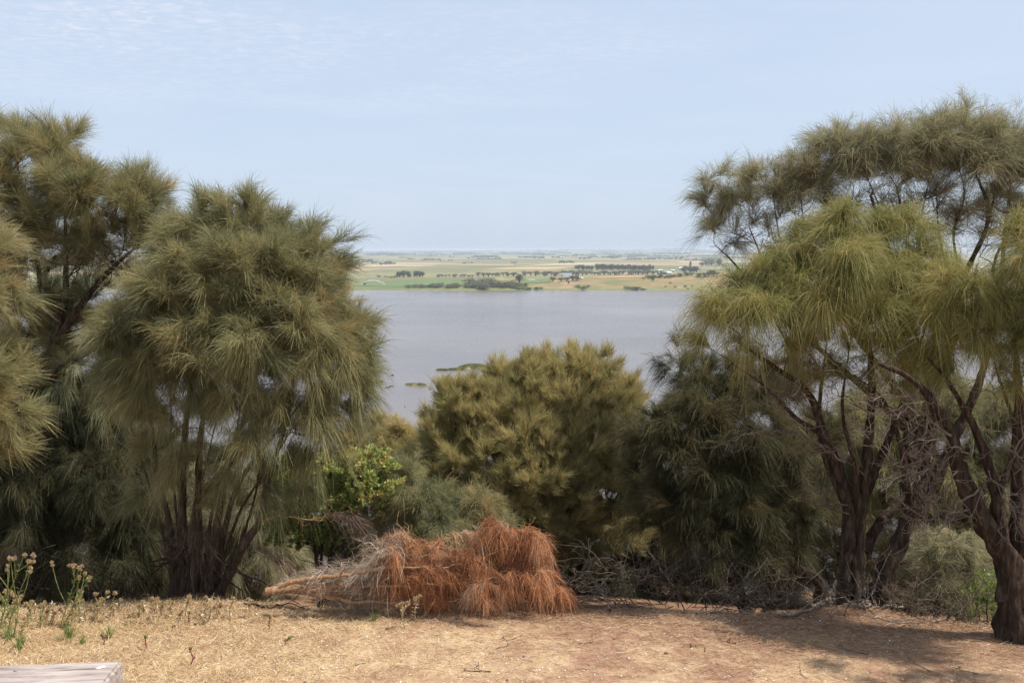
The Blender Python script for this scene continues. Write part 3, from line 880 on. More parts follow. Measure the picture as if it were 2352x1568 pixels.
# rounded shrub in the middle
plant('rounded_sheoak', 'large rounded olive gold sheoak standing before the lake in the middle', 12.6, [
    (0.09, 0.016, [(1250, 1420, 0), (1230, 1280, 0), (1200, 1130, 0), (1170, 980, 0)]),
    (0.09, 0.016, [(1260, 1420, 0), (1290, 1250, 0), (1330, 1080, 0), (1350, 930, 0)]),
    (0.07, 0.014, [(1255, 1420, 0), (1160, 1270, 0), (1070, 1130, 0), (1030, 1020, 0)]),
    (0.07, 0.014, [(1265, 1420, 0), (1360, 1240, 0), (1440, 1100, 0.1)]),
    (0.06, 0.014, [(1255, 1420, -0.1), (1250, 1230, -0.5), (1240, 1060, -0.5)]),
], [
    (1300, 868, 80, 52, 0.3), (1360, 880, 45, 56, 0.3), (1245, 868, 42, 46, 0.3, {'tint': 0.6}), (1165, 896, 56, 50, 0.2), (1108, 918, 50, 38, 0.2), (1420, 910, 45, 55, 0.3), (1270, 930, 95, 65, 0),
    (1190, 960, 80, 65, 0), (1065, 930, 62, 55, 0.1), (1110, 970, 80, 55, 0), (1370, 960, 75, 65, 0.1), (1440, 960, 35, 70, 0.2), (1015, 1010, 60, 60, 0.1), (1200, 1010, 90, 75, -0.35), (1320, 1030, 95, 80, -0.25),
    (1410, 1040, 60, 75, 0.1), (1110, 1070, 95, 70, -0.35), (1030, 1090, 75, 60, -0.1), (1240, 1110, 110, 75, -0.55), (1350, 1120, 80, 75, -0.3), (1160, 1170, 105, 65, -0.6),
    (1060, 1170, 80, 60, -0.4), (1290, 1200, 100, 65, -0.4), (1400, 1150, 65, 80, 0.1, {'tint': 0.15}), (1200, 1260, 110, 55, -0.4, {'tint': 0.2}), (1330, 1280, 90, 55, -0.1, {'tint': 0.1, 'tuft': 16}),
    (1200, 950, 110, 90, 0.6), (1330, 960, 100, 90, 0.6), (1100, 1010, 90, 80, 0.6), (1250, 1080, 120, 90, 0.4), (1390, 1090, 80, 80, 0.5), (1120, 1150, 100, 80, 0.4), (1000, 1070, 70, 70, 0.4), (1260, 1220, 110, 70, 0.4), (1400, 1230, 80, 70, 0.4), (985, 1130, 60, 60, 0.1), (1042, 915, 24, 26, 0.2), (1212, 850, 24, 30, 0.3), (1385, 850, 24, 30, 0.3), (1458, 945, 22, 40, 0.3), (985, 990, 26, 26, 0.2), (1330, 830, 26, 24, 0.4),
], GOLDEN, BARK, 17, group='sheoaks around the clearing', tuft=62, per=50, sub=8, subr=0.16, shell=(0.4, 1.05), ln=0.15, tint=(0.45, 0.25), droop=0.1, lift=1.0, spread=0.55, wd=0.0055, golden=0.35)

plant('rounded_sheoak', 'low golden sheoak beyond the leafy shrub, its top against the lake', 14.5, [
    (0.06, 0.014, [(900, 1400, 0), (890, 1240, 0), (870, 1080, 0)]),
    (0.06, 0.014, [(900, 1400, 0), (930, 1230, 0), (950, 1080, 0)]),
], [
    (855, 1000, 55, 38, 0.1), (905, 1020, 55, 42, 0), (950, 1015, 45, 45, 0), (830, 1040, 50, 45, 0), (880, 1075, 75, 50, -0.2), (960, 1080, 70, 60, -0.2), (800, 1090, 60, 50, 0), (900, 1150, 90, 60, -0.2), (980, 1150, 70, 60, -0.2),
], GOLDEN, BARK, 18, group='sheoaks around the clearing', tuft=44, per=65, sub=7, subr=0.15, ln=0.16, tint=(0.6, 0.22), droop=0.3, lift=0.6, wd=0.0065, golden=0.3)

plant('sheoak_shrub', 'grey green feathery sheoak shrub just behind the fallen rust coloured tree', 10.9, [
    (0.05, 0.010, [(960, 1400, 0), (950, 1290, 0), (930, 1180, 0)]),
    (0.05, 0.010, [(970, 1400, 0), (1020, 1280, 0), (1080, 1190, 0)]),
], [
    (930, 1130, 70, 60, 0), (990, 1180, 75, 60, 0), (910, 1210, 60, 60, 0), (1080, 1190, 65, 50, 0.1, {'tint': 0.7}), (1030, 1250, 85, 60, -0.1), (930, 1280, 70, 50, 0), (1130, 1250, 60, 50, 0), (860, 1240, 35, 50, 0.1),
], OLIVE, BARK, 19, tuft=38, per=70, sub=7, subr=0.15, ln=0.22, tint=(0.35, 0.25), droop=0.5, lift=0.4, cat='shrub')

# shaded mass right of the middle
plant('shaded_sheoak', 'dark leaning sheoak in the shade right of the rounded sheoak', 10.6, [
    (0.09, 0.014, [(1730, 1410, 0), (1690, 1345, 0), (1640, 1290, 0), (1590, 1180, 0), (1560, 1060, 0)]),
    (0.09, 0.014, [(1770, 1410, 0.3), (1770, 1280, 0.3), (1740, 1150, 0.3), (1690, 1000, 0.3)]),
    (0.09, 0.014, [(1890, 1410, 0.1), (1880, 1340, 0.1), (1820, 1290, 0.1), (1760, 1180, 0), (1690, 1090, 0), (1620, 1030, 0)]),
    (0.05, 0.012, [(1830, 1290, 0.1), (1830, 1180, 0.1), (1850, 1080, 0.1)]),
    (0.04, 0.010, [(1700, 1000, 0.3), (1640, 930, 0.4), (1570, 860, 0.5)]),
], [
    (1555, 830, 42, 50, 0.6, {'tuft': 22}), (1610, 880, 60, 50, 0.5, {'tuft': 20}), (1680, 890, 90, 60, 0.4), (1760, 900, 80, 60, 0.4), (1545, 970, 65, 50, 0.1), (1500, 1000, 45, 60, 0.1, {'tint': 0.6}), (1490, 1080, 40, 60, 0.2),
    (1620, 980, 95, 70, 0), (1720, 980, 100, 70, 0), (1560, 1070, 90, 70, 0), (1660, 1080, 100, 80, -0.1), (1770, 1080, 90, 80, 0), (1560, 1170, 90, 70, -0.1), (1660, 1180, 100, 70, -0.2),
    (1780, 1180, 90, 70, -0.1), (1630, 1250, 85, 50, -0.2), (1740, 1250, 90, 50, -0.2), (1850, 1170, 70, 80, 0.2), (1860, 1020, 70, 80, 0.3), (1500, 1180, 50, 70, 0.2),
], SHADE_DARK, BARK, 20, group='sheoaks around the clearing', tuft=32, per=75, sub=8, subr=0.17, ln=0.22, tint=(0.45, 0.28), droop=0.55, lift=0.4)

# bright weeping sheoak, front right
G_TREE, G_GEO = plant('drooping_sheoak', 'weeping yellow green sheoak on thick forked trunks, right of the lake', 8.7, [
    (0.095, 0.02, [(1935, 1405, 0), (1948, 1250, 0), (1945, 1140, 0), (1895, 1000, 0), (1855, 900, 0), (1790, 850, -0.1), (1700, 790, -0.1)]),
    (0.085, 0.02, [(1968, 1405, -0.05), (1975, 1200, 0), (1996, 1000, 0), (2002, 880, 0), (1990, 760, 0), (1960, 620, 0)]),
    (0.105, 0.022, [(1985, 1395, 0), (2045, 1290, 0), (2095, 1170, 0), (2130, 1050, 0), (2145, 930, 0.1), (2110, 800, 0.1), (2070, 640, 0.1)]),
    (0.06, 0.015, [(1980, 1260, 0.1), (2030, 1190, 0.15), (2085, 1130, 0.2), (2150, 1050, 0.3)]),
    (0.055, 0.015, [(1960, 1210, 0.1), (1990, 1130, 0.2), (2035, 1020, 0.2), (2080, 900, 0.2), (2130, 740, 0.2)]),
    (0.05, 0.012, [(1945, 1150, 0), (1900, 1060, 0.1), (1880, 960, 0.1), (1900, 780, 0.1)]),
    (0.035, 0.012, [(1975, 1200, 0), (1960, 1060, -0.1), (1935, 940, -0.1), (1950, 800, -0.1)]),
    (0.04, 0.012, [(2095, 1170, 0), (2070, 1030, -0.1), (2030, 920, -0.1), (1960, 860, -0.2)]),
    (0.03, 0.010, [(1895, 1000, 0), (1830, 960, -0.1), (1760, 890, -0.1), (1690, 840, -0.1)]),
], [
    (1890, 555, 80, 55, 0.2), (1960, 520, 80, 50, 0.2), (2040, 555, 80, 60, 0.2), (1830, 620, 65, 60, 0), (1920, 630, 100, 70, -0.2), (2020, 630, 90, 70, -0.2), (2090, 640, 70, 80, 0.1),
    (1700, 655, 60, 40, 0), (1640, 715, 52, 45, -0.1), (1700, 740, 70, 50, -0.2, {'ln': 0.36}), (1790, 720, 70, 60, -0.1), (1850, 720, 80, 60, -0.3, {'ln': 0.34}), (1960, 720, 100, 60, -0.35, {'ln': 0.34}),
    (2060, 730, 80, 45, -0.5, {'ln': 0.38}), (2120, 740, 70, 80, 0.1), (1900, 790, 80, 40, -0.2, {'tuft': 18}), (2000, 790, 80, 40, -0.2, {'tuft': 18}), (1640, 790, 45, 30, 0, {'tuft': 16}), (1810, 800, 60, 30, 0, {'tuft': 14}),
    (1960, 870, 110, 30, 0.1, {'tuft': 16}), (2080, 830, 80, 50, -0.2, {'tuft': 22}), (2140, 860, 60, 50, 0.1, {'tuft': 20}), (1880, 860, 70, 40, 0.1, {'tuft': 20}), (1760, 830, 60, 30, 0.1, {'tuft': 16}),
    (1760, 680, 70, 60, 0.3), (1990, 690, 120, 90, 0.3), (1870, 680, 90, 80, 0.3),
], LIME, BARK, 21, group='sheoaks around the clearing', tuft=36, per=62, ln=0.28, tint=(0.55, 0.28), droop=0.85, lift=0.6, out=0.8, low=-0.1, wd=0.005, seg=4, spread=0.9)

# tall thin sheoaks behind, feathery against the sky
plant('drooping_sheoak', 'tall grey green sheoak at the right, fine bare branching against the sky', 11.4, [
    (0.13, 0.03, [(2090, 1430, 0), (2085, 1150, 0), (2090, 900, 0), (2075, 720, 0), (2050, 600, 0), (2000, 450, 0)]),
    (0.09, 0.02, [(2090, 1050, 0), (2180, 800, 0.1), (2210, 650, 0.1), (2270, 500, 0.1), (2230, 370, 0.1)]),
    (0.08, 0.018, [(2100, 1200, 0.2), (2240, 900, 0.2), (2290, 700, 0.2), (2310, 520, 0.2), (2330, 370, 0.2)]),
    (0.06, 0.015, [(2085, 850, 0), (2060, 720, 0.1), (2085, 580, 0.1), (2060, 430, 0.1)]),
    (0.05, 0.012, [(2090, 930, 0), (1960, 760, 0.2), (1900, 620, 0.2), (1960, 450, 0.2)]),
    (0.05, 0.012, [(2085, 980, 0), (1880, 800, 0.3), (1760, 700, 0.3), (1750, 600, 0.3), (1720, 520, 0.3)]),
    (0.03, 0.010, [(1760, 700, 0.3), (1690, 610, 0.3), (1640, 560, 0.3)]),
    (0.03, 0.010, [(2200, 700, 0.1), (2160, 560, 0.2), (2150, 420, 0.2)]),
    (0.030, 0.010, [(2150, 900, 0.1), (2140, 720, 0.1), (2112, 560, 0.1), (2135, 400, 0.1)]),
    (0.026, 0.010, [(2075, 740, 0), (2020, 610, 0.1), (2025, 500, 0.1), (1985, 390, 0.1)]),
    (0.026, 0.010, [(1960, 760, 0.2), (1915, 640, 0.2), (1850, 520, 0.2), (1840, 430, 0.2)]),
    (0.028, 0.010, [(2290, 700, 0.2), (2285, 600, 0.1), (2350, 470, 0.1), (2360, 380, 0.1)]),
    (0.024, 0.010, [(1880, 800, 0.3), (1830, 660, 0.3), (1790, 540, 0.3), (1775, 440, 0.3)]),
    (0.022, 0.010, [(2210, 650, 0.1), (2190, 540, 0), (2215, 440, 0), (2180, 330, 0)]),
    (0.022, 0.010, [(2270, 500, 0.1), (2290, 430, 0), (2300, 330, 0)]),
], [
    (1690, 436, 60, 45, 0.3), (1760, 421, 55, 40, 0.3), (1650, 470, 38, 55, 0.3, {'tuft': 22}), (1720, 470, 50, 40, 0.3, {'tuft': 22}), (1630, 545, 26, 38, 0.3, {'tuft': 18}), (1830, 416, 60, 45, 0.2), (1890, 356, 65, 50, 0.2), (1950, 336, 65, 42, 0.2), (1860, 456, 50, 40, 0.3, {'tuft': 16}),
    (2010, 351, 60, 50, 0.1), (2070, 326, 60, 42, 0.1), (2110, 368, 45, 50, 0.1), (2170, 318, 55, 50, 0), (2230, 313, 65, 55, 0), (2290, 328, 55, 55, 0), (2350, 308, 45, 45, 0), (2200, 378, 70, 45, -0.1), (2290, 398, 70, 50, -0.1), (2370, 408, 50, 70, 0),
    (1960, 406, 60, 35, 0.2, {'tuft': 14}), (2060, 416, 70, 30, 0.2, {'tuft': 12}), (1790, 480, 50, 35, 0.3, {'tuft': 10}), (2160, 448, 60, 30, 0.1, {'tuft': 12}), (2260, 468, 60, 30, 0.1, {'tuft': 10}),
    (2250, 540, 90, 90, 0.3, {'tuft': 64, 'per': 3}), (2000, 500, 100, 60, 0.3, {'tuft': 64, 'per': 3}), (2120, 520, 90, 80, 0.2, {'tuft': 64, 'per': 3}), (1880, 520, 80, 60, 0.3, {'tuft': 64, 'per': 3}), (1740, 560, 70, 60, 0.3, {'tuft': 64, 'per': 3}), (2320, 560, 70, 90, 0.2, {'tuft': 64, 'per': 3}),
    (1790, 446, 60, 45, 0.2), (1980, 386, 80, 45, 0.2), (2090, 386, 80, 45, 0.2), (2230, 378, 90, 50, 0.1), (2330, 368, 70, 60, 0.1), (1880, 416, 60, 45, 0.3), (1700, 500, 60, 50, 0.4, {'tuft': 18}), (1660, 560, 40, 50, 0.4, {'tuft': 14}), (1800, 520, 50, 40, 0.3, {'tuft': 14}), (2320, 478, 70, 50, 0.1, {'tuft': 16}), (1920, 366, 60, 40, 0.1), (2140, 338, 45, 40, 0), (2040, 376, 70, 40, 0.1), (2260, 358, 60, 40, -0.1),
    (1980, 480, 90, 50, 0.2, {'tuft': 12, 'per': 22}), (2110, 470, 80, 50, 0.1, {'tuft': 12, 'per': 22}), (2240, 490, 90, 50, 0.1, {'tuft': 12, 'per': 22}), (2330, 520, 60, 60, 0.1, {'tuft': 12, 'per': 22}), (1860, 490, 60, 50, 0.2, {'tuft': 14, 'per': 22}),
], GREYGREEN, BARK, 22, group='sheoaks around the clearing', tuft=32, per=40, sub=7, subr=0.19, ln=0.28, tint=(0.45, 0.25), droop=0.5, lift=0.45, low=-0.15, twig=0.0036, seg=3, upw=1.1)

# far right, nearest trunk
I_TREE, I_GEO = plant('drooping_sheoak', 'sheoak at the right edge with thick dark trunk and bare grey twigs', 7.7, [
    (0.15, 0.03, [(2332, 1470, 0), (2322, 1310, 0), (2270, 1215, 0), (2212, 1110, 0), (2185, 1000, 0), (2105, 880, -0.1), (2020, 835, -0.1)]),
    (0.12, 0.03, [(2345, 1470, 0.15), (2340, 1300, 0.1), (2338, 1100, 0.1), (2340, 900, 0.1), (2320, 700, 0.1)]),
    (0.08, 0.018, [(2322, 1310, 0), (2290, 1150, 0.05), (2250, 1010, 0.1), (2180, 880, 0.1), (2130, 820, 0.1)]),
    (0.03, 0.008, [(2290, 1150, 0), (2330, 1000, 0.1), (2290, 850, 0.1), (2260, 720, 0.1)]),
], [
    (2200, 670, 55, 45, 0.2), (2270, 690, 65, 45, 0.1), (2340, 700, 60, 50, 0), (2180, 760, 50, 40, 0.2, {'tuft': 16}), (2260, 780, 70, 50, 0.1), (2330, 800, 65, 60, 0), (2350, 560, 40, 45, 0.1),
    (2370, 640, 45, 60, 0.1), (2240, 850, 60, 40, 0.1, {'tuft': 20}), (2330, 880, 60, 50, 0, {'tuft': 22}), (2190, 820, 50, 50, 0.2, {'tuft': 22}), (2290, 740, 90, 70, 0.4),
    (2450, 600, 110, 100, -0.2), (2560, 700, 120, 110, -0.4), (2480, 800, 100, 90, -0.3), (2620, 560, 110, 100, -0.5), (2800, 470, 200, 130, -1.1, {'tuft': 13}), (3050, 380, 240, 130, -1.5, {'tuft': 11}),
], LIME, BARK, 23, group='sheoaks around the clearing', tuft=40, per=62, ln=0.28, tint=(0.52, 0.28), droop=0.85, lift=0.55, low=-0.1, wd=0.0046, seg=4)

# slope shrubs seen between the right-hand trunks
plant('sheoak_shrub', 'olive sheoak filling the slope behind the right hand trunks', 14.0, [
    (0.08, 0.015, [(2100, 1480, 0), (2100, 1250, 0), (2050, 1050, 0)]),
    (0.08, 0.015, [(2110, 1480, 0), (2200, 1250, 0), (2270, 1050, 0)]),
    (0.06, 0.015, [(2100, 1480, 0), (1980, 1250, 0), (1920, 1080, 0)]),
], [
    (2030, 980, 110, 80, 0), (2150, 960, 110, 90, 0), (2270, 980, 110, 90, 0), (1930, 1040, 90, 90, 0), (2060, 1100, 110, 90, -0.2), (2190, 1110, 110, 90, -0.2), (2310, 1130, 100, 90, -0.2),
    (1960, 1170, 90, 90, 0), (2090, 1220, 110, 90, -0.2), (2230, 1240, 110, 80, -0.2), (2350, 1260, 80, 90, 0), (2010, 1310, 110, 70, 0), (2160, 1340, 100, 70, 0), (1850, 1120, 80, 100, 0.3), (1860, 1280, 90, 90, 0.3), (2330, 1380, 90, 70, 0),
    (1700, 1330, 120, 60, 0.5), (1560, 1330, 110, 60, 0.5),
], OLIVE, BARK, 24, tuft=28, per=62, sub=8, subr=0.2, ln=0.26, tint=(0.45, 0.28), droop=0.6, wd=0.0065, cat='shrub')

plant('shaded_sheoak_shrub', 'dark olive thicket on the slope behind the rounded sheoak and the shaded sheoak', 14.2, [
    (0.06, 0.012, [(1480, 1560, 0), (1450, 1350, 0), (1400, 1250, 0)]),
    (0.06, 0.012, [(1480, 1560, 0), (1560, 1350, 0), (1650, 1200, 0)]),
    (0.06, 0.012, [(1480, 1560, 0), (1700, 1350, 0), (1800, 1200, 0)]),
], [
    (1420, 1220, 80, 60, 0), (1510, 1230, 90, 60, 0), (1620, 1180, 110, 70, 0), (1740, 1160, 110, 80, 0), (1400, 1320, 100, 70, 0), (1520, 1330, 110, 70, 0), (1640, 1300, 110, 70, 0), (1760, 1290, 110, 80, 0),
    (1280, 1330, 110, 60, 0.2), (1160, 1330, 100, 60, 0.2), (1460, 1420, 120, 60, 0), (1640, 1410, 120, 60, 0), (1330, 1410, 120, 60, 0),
], SHADE_DARK, BARK, 27, tuft=34, per=62, sub=8, subr=0.2, ln=0.25, tint=(0.5, 0.28), droop=0.6, wd=0.0065, cat='shrub')

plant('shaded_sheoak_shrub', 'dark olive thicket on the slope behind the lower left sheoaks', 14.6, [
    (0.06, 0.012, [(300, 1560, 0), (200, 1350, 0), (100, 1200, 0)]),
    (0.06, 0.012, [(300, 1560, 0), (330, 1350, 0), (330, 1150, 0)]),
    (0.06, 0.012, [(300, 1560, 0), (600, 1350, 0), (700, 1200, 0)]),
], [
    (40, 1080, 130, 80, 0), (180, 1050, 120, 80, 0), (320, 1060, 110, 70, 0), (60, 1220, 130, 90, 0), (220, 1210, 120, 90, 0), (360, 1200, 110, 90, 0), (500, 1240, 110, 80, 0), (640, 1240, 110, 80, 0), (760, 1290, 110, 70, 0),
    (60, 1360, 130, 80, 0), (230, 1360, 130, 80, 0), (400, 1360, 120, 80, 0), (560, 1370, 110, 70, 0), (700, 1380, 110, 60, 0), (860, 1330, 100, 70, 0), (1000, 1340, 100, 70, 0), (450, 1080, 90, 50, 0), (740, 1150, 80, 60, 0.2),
], SHADE_DARK, BARK, 28, tuft=30, per=62, sub=8, subr=0.2, ln=0.25, tint=(0.35, 0.28), droop=0.6, wd=0.0065, cat='shrub')

plant('sheoak_shrub', 'feathery pale olive shrub low between the right hand trunks', 9.6, [
    (0.035, 0.01, [(2150, 1455, 0), (2150, 1380, 0), (2160, 1290, 0)]),
    (0.03, 0.01, [(2155, 1455, 0), (2190, 1380, 0), (2210, 1300, 0)]),
], [
    (2170, 1260, 60, 45, 0), (2220, 1300, 45, 50, 0), (2130, 1320, 55, 55, 0), (2190, 1350, 60, 50, -0.1), (2130, 1400, 45, 40, 0), (2210, 1400, 40, 35, 0),
], GREYGREEN, BARK, 25, tuft=50, per=70, ln=0.19, tint=(0.5, 0.25), droop=0.5, cat='shrub')

plant('leafy_shrub', 'small vivid green leafy shrub at the foot of the right edge trunk', 9.0, [
    (0.02, 0.008, [(2270, 1470, 0), (2268, 1420, 0), (2262, 1360, 0)]),
    (0.02, 0.008, [(2274, 1470, 0), (2290, 1410, 0), (2290, 1350, 0)]),
], [
    (2270, 1345, 32, 32, 0), (2250, 1385, 32, 32, 0), (2295, 1390, 30, 34, 0), (2265, 1425, 38, 26, 0),
], LEAF, BARK, 26, tuft=110, per=30, ln=0.028, tint=(0.45, 0.2), leafy=True, spread=1.1, lift=0.5, cat='shrub', twig=0.002)


# ------------------------------------------------------------------ dead wood
def strand_part(name, parent, base, pts, dirs, ln, droop, wd, tint, mat, rng, per, spread=0.5, seg=4, kink=0.04):
    n = len(pts)
    idx = np.repeat(np.arange(n), per)
    M = len(idx)
    b = pts[idx] + rng.normal(0, 0.012, (M, 3))
    d = unit(dirs[idx] + rng.normal(0, 1, (M, 3)) * spread)
    Ls = ln * rng.uniform(0.5, 1.3, M)
    ti = np.clip(tint[0] + rng.normal(0, tint[1], n)[idx] + rng.normal(0, tint[1], M), 0, 1)
    V, Q, T = strands(b, d, Ls, droop * rng.uniform(0.6, 1.4, M), wd * rng.uniform(0.7, 1.3, M), ti, rng, seg=seg, kink=kink)
    return link(name, mesh_np(name, V - base, Q, mat, {'tint': T}), parent)


def stick(name, parent, base, pts, r0, r1, bark, rng, step=0.06, jit=0.006, twigs=0, tl=0.35):
    q = spline(pts, step, rng, jit)
    rr = np.linspace(r0, r1, len(q))
    ch = [(q - base, rr)]
    for _ in range(twigs):
        i = rng.integers(len(q) // 4, len(q))
        d = unit(q[min(i + 1, len(q) - 1)] - q[max(i - 1, 0)]) + rng.normal(0, 0.65, 3)
        L_ = tl * rng.uniform(0.4, 1.2)
        p = spline([q[i], q[i] + unit(d) * L_ * 0.5, q[i] + unit(d + rng.normal(0, 0.4, 3)) * L_], 0.05, rng, 0.004)
        ch.append((p - base, np.linspace(rr[i] * 0.5, 0.0022, len(p))))
        for _ in range(2):
            k = rng.integers(len(p) // 3, len(p))
            d2 = unit(d + rng.normal(0, 0.7, 3))
            p2 = spline([p[k], p[k] + d2 * L_ * 0.25, p[k] + unit(d2 + rng.normal(0, 0.4, 3)) * L_ * 0.5], 0.05, rng, 0.003)
            ch.append((p2 - base, np.linspace(max(0.003, rr[i] * 0.25), 0.0018, len(p2))))
    V, Fc = tube_mesh(ch, sides)
    return link(name, mesh_np(name, V, Fc, bark, smooth=True), parent)


def fallen_tree():
    rng = np.random.default_rng(31)
    d0 = 8.32
    b = P(760, 1380, d0)
    b[2] = float(height(b[0], b[1]))
    e = empty('fallen_sheoak', b, 'fallen sheoak with tan trunk and rust coloured dead foliage, lying on the clearing edge', 'fallen tree')

    def Q(pts, dd=0.0):
        return [P(x, y, d0 + dd + (o[0] if o else 0)) for x, y, *o in pts]
    stick('trunk', e, b, Q([(612, 1358), (680, 1352), (760, 1360), (880, 1362), (1060, 1366), (1240, 1362)], 0.1), 0.044, 0.018, BARKTAN, rng, jit=0.004)
    for pts, r in (([(640, 1345), (700, 1330), (780, 1322), (850, 1312), (905, 1302), (1000, 1303), (1060, 1296)], 0.034),
                   ([(690, 1352), (760, 1372), (830, 1380), (950, 1384), (1050, 1380)], 0.030),
                   ([(700, 1345), (800, 1342), (900, 1345), (1020, 1340), (1150, 1335)], 0.028),
                   ([(860, 1310), (905, 1290), (935, 1255), (930, 1220)], 0.016),
                   ([(1000, 1303), (1080, 1290), (1150, 1262), (1225, 1220)], 0.018),
                   ([(1060, 1340), (1120, 1290), (1135, 1230), (1128, 1190)], 0.014),
                   ([(905, 1345), (908, 1300), (905, 1270)], 0.012),
                   ([(1100, 1340), (1180, 1320), (1260, 1310), (1300, 1340)], 0.016)):
        stick('limb', e, b, Q(pts, rng.uniform(-0.15, 0.05)), r * 0.8, 0.005, BARKTAN, rng, jit=0.006, twigs=5, tl=0.25)
    # rust foliage: boughs spring from the logs, arch over, and the dead needles hang from their outer half
    env = ([870, 900, 930, 960, 1000, 1050, 1085, 1110, 1130, 1150, 1180, 1215, 1245, 1265, 1285, 1315], [1260, 1218, 1222, 1258, 1262, 1274, 1262, 1215, 1185, 1215, 1245, 1215, 1222, 1265, 1315, 1372])
    pts, dirs, lens, tts, ch = [], [], [], [], []
    peaks = [(1128, 1188), (1122, 1202), (1133, 1196), (1108, 1222), (1150, 1230), (1218, 1215), (1228, 1222), (925, 1219), (912, 1222), (945, 1240), (1085, 1262), (1245, 1232), (1200, 1222), (1050, 1272)]
    for k in range(150):
        X1 = rng.uniform(875, 1318)
        if 1064 < X1 < 1092 and rng.uniform() < 0.75:
            continue
        top = np.interp(X1, *env) + rng.normal(6, 12)
        poke = rng.uniform() < 0.22
        Y1 = top + (1388 - top) * rng.uniform(0, 1) ** 1.3 * 0.93
        if k < 42:
            X1, Y1 = peaks[k % 14]
            X1 += rng.normal(0, 5); Y1 += rng.uniform(0, 10)
        X0 = X1 - rng.uniform(20, 190) * (1 if rng.uniform() < .8 else -0.6)
        X0 = min(max(X0, 860), 1240)
        Y0 = rng.uniform(1320, 1366)
        dz = rng.normal(-0.02, 0.20) - 0.10 * (Y1 - top) / 100
        p0 = P(X0, Y0, d0 + 0.1); p1 = P(X1, Y1, d0 + 0.12 + dz)
        p1[2] = max(p1[2], float(height(p1[0], p1[1])) + 0.04)
        Lb = np.linalg.norm(p1 - p0)
        m = p0 * 0.45 + p1 * 0.55 + np.array([0, 0, 0.22 * Lb]) + rng.normal(0, 0.03, 3)
        m[2] = min(m[2], p1[2] + (-0.1 if poke else 0.10) * Lb)
        q = spline([p0, m, p1], 0.03, rng, 0.003)
        ch.append((q - b, np.linspace(0.007, 0.002, len(q))))
        n0 = int(len(q) * rng.uniform(0.45, 0.8))
        tone = rng.normal(0.45, 0.24) if rng.uniform() > 0.05 else 0.95
        full = rng.uniform(0.25, 1.0) * (0.5 if poke else 1)
        for _ in range(int((len(q) - n0) * 1.6 * full) + 3):
            j = rng.integers(n0, len(q))
            tg = unit(q[min(j + 1, len(q) - 1)] - q[j - 1])
            pts.append(q[j]); dirs.append(unit(tg * 0.9 + rng.normal(0, 0.55, 3))); lens.append(rng.uniform(0.08, 0.22)); tts.append(tone)
    V, Fc = tube_mesh(ch, lambda r: 4)
    link('bough', mesh_np('bough', V, Fc, BARKTAN, smooth=True), e)
    pts = np.array(pts); dirs = np.array(dirs); lens = np.array(lens); tts = np.array(tts)
    idx = np.repeat(np.arange(len(pts)), 17)
    M = len(idx)
    d = unit(dirs[idx] + rng.normal(0, 0.35, (M, 3)))
    Ls = lens[idx] * rng.uniform(0.5, 1.3, M)
    ti = np.clip(tts[idx] + rng.normal(0, 0.2, M), 0, 1)
    V, Qd, T = strands(pts[idx] + rng.normal(0, 0.012, (M, 3)), d, Ls, 1.0 * rng.uniform(0.3, 1.6, M), 0.0028 * rng.uniform(0.7, 1.3, M), ti, rng, seg=3, kink=0.055)
    gv = height(V[:, 0], V[:, 1])
    V[:, 2] = np.maximum(V[:, 2], gv + 0.004)
    link('crown', mesh_np('crown', V - b, Qd, RUST, {'tint': T}), e)
    # bleached half of the crown, arching fine twigs
    pts, dirs = [], []
    for X, Y, rx, ry, n in ((880, 1275, 40, 25, 26), (840, 1308, 50, 20, 24), (790, 1325, 50, 18, 20), (740, 1330, 50, 18, 18), (700, 1335, 40, 14, 12), (860, 1330, 60, 30, 26), (800, 1360, 70, 18, 22), (900, 1258, 28, 22, 18)):
        for _ in range(n):
            pts.append(P(X + rng.uniform(-1, 1) * rx, Y + rng.uniform(-1, 1) * ry, d0 + rng.normal(0.02, 0.14)))
            dirs.append(unit(np.array([rng.normal(-0.5, 0.35), rng.normal(-0.1, 0.35), rng.uniform(0.2, 0.9)])))
    pts = np.array(pts)
    pts[:, 2] = np.maximum(pts[:, 2], height(pts[:, 0], pts[:, 1]) + 0.06)
    o = strand_part('bleached_twigs', e, b, pts, np.array(dirs), 0.24, 0.6, 0.0030, (0.42, 0.25), DEADGREY, rng, 15, spread=0.5, kink=0.06)
    o['label'] = 'grey bleached leafless part of the crown'


fallen_tree()


